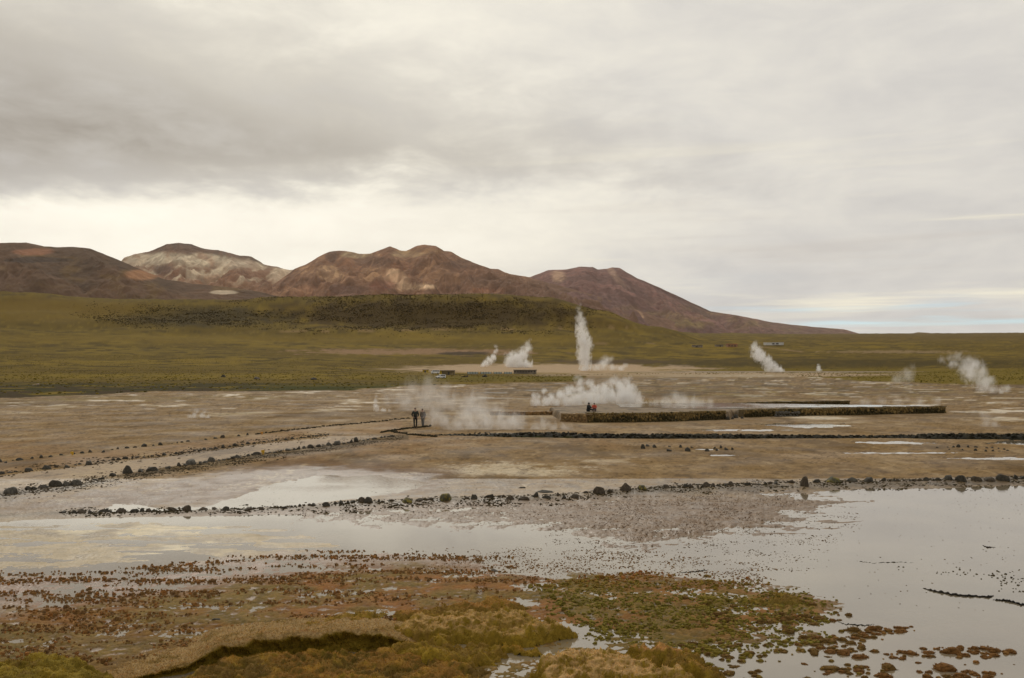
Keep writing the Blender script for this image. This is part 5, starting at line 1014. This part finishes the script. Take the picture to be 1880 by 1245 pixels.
steam('tall dense white steam column rising in front of the hill', (1074, 681), [(1073, 677, 6.5), (1075, 668, 7.5), (1072, 658, 8), (1073, 647, 9), (1075, 636, 9), (1072, 625, 9), (1071, 614, 8), (1067, 604, 7), (1068, 594, 7), (1064, 584, 6), (1066, 575, 4.5), (1061, 567, 4), (1065, 559, 3)], 4.4, rise=.09, seed=1, rough_=3.0, nscale=1.25)
steam('thick leaning steam cloud above the bathhouse', (952, 675), [(940, 669, 8), (952, 670, 10), (964, 670, 9), (938, 660, 9), (950, 658, 10), (960, 652, 9), (966, 640, 7), (968, 632, 5), (972, 626, 3)], 3.6, rise=.2, seed=2, rough_=3.0, nscale=1.2)
steam('slim slanting steam plume left of the bathhouse cloud', (886, 674), [(887, 670, 4), (893, 666, 5), (900, 662, 5), (906, 656, 4.5), (909, 645, 3.5), (910, 636, 3)], 3.0, rise=.1, seed=3)
steam('thin steam veil right of the tall column', (1120, 681), [(1095, 674, 7), (1108, 668, 9), (1114, 660, 7), (1125, 675, 6), (1140, 676, 5), (1148, 672, 4)], 1.2, rise=.2, seed=4)
steam('wide billowing steam bank behind the seated people', (1080, 747), [(985, 738, 7), (980, 728, 5), (1003, 739, 8), (1022, 738, 8), (1042, 736, 10), (1060, 734, 12), (1080, 733, 13), (1100, 733, 13), (1120, 732, 13), (1140, 729, 14), (1158, 730, 13), (1172, 737, 8), (1148, 715, 11), (1136, 705, 8), (1156, 712, 9), (1092, 715, 9), (1086, 706, 7), (1066, 716, 7), (1063, 703, 7), (1060, 694, 5), (997, 718, 4), (1110, 718, 11), (1125, 700, 8), (1150, 698, 7), (1030, 726, 8), (1013, 728, 6), (1045, 720, 8), (1180, 742, 5)], 3.0, rise=.22, seed=5, rough_=3.0, nscale=1.1)
steam('low steam sheet drifting over the pool towards the wall gap', (1250, 752), [(1205, 746, 10), (1225, 742, 13), (1250, 740, 15), (1275, 742, 13), (1298, 747, 9), (1315, 750, 6), (1240, 728, 9)], .9, rise=.15, seed=6)
steam('slanting steam plume below the far white lodge', (1422, 684), [(1432, 681, 5), (1423, 679, 7), (1414, 673, 8), (1408, 664, 8), (1400, 655, 7), (1394, 657, 6), (1388, 648, 8), (1386, 638, 7), (1386, 632, 5)], 3.2, rise=.25, seed=7, rough_=3.0, nscale=1.2)
steam('tiny steam puff on the flat right of the slanting plume', (1504, 682), [(1504, 679, 3.5), (1503, 674, 3), (1503, 670, 2)], 2.5, rise=.2, seed=8)
steam('grey steam cloud streaming leftwards at the far right', (1820, 723), [(1838, 720, 4), (1824, 716, 7), (1808, 709, 10), (1795, 698, 11), (1784, 688, 12), (1772, 676, 11), (1765, 665, 8), (1775, 660, 8), (1748, 668, 7), (1742, 658, 5), (1796, 683, 10), (1815, 700, 9), (1755, 655, 8), (1730, 660, 6), (1780, 672, 12), (1845, 712, 6)], 1.3, rise=.25, seed=9, rough_=2.8)
steam('faint steam wisp left of the far right cloud', (1660, 705), [(1650, 697, 9), (1660, 692, 10), (1672, 684, 8), (1675, 674, 6)], .5, rise=.2, seed=10)
steam('low fog drifting over the stony lane right of the walkers', (890, 790), [(815, 775, 12), (840, 778, 14), (868, 780, 14), (895, 779, 15), (925, 779, 14), (955, 781, 13), (985, 784, 11), (1015, 787, 8), (855, 760, 18), (885, 762, 18), (915, 764, 16), (945, 770, 14), (800, 765, 14), (1000, 780, 12), (1040, 786, 8)], .9, rise=.1, seed=11, depth=1.3)
steam('thin fog veil behind and above the two walkers', (800, 756), [(745, 738, 16), (780, 735, 20), (820, 738, 20), (860, 736, 18), (790, 715, 18), (755, 712, 16), (880, 742, 18), (720, 728, 14), (910, 748, 14), (820, 712, 12)], .6, rise=.2, seed=12)
steam('slim pale steam wisp rising left of the walkers', (694, 757), [(692, 752, 4), (690, 745, 4), (690, 736, 3.6), (691, 727, 3), (703, 754, 4), (715, 755, 3)], 1.3, rise=.2, seed=13)
steam('small low steam wisps on the flat above the left lane', (366, 769), [(348, 765, 4), (358, 763, 5), (370, 764, 5), (382, 766, 4), (362, 754, 4), (376, 756, 3.5)], .8, rise=.2, seed=14)
steam('thin steam veil over the pale flat beyond the right pool wall', (1660, 747), [(1590, 740, 8), (1620, 737, 9), (1650, 738, 9), (1690, 738, 9), (1725, 737, 8)], .35, rise=.2, seed=15)
steam('faint steam wisp right of the pool wall end', (1812, 785), [(1812, 777, 8), (1810, 768, 8), (1806, 760, 7), (1824, 778, 7)], .4, rise=.2, seed=16)

# ------------------------------------------------------------------ air
def haze():
    bm = bmesh.new(); add_box(bm, (0, 4500, 700), (30000, 15000, 1410)); o = link('haze', bm_mesh(bm, 'haze')); tag(o, kind='stuff')
    m = bpy.data.materials.new('haze'); m.use_nodes = True; N, L = m.node_tree.nodes, m.node_tree.links; N.clear(); out = N.new('ShaderNodeOutputMaterial'); pv = N.new('ShaderNodeVolumePrincipled')
    pv.inputs['Color'].default_value = (.95, .93, .92, 1); pv.inputs['Density'].default_value = 1.1e-5; L.new(pv.outputs[0], out.inputs['Volume']); o.data.materials.append(m)
haze()
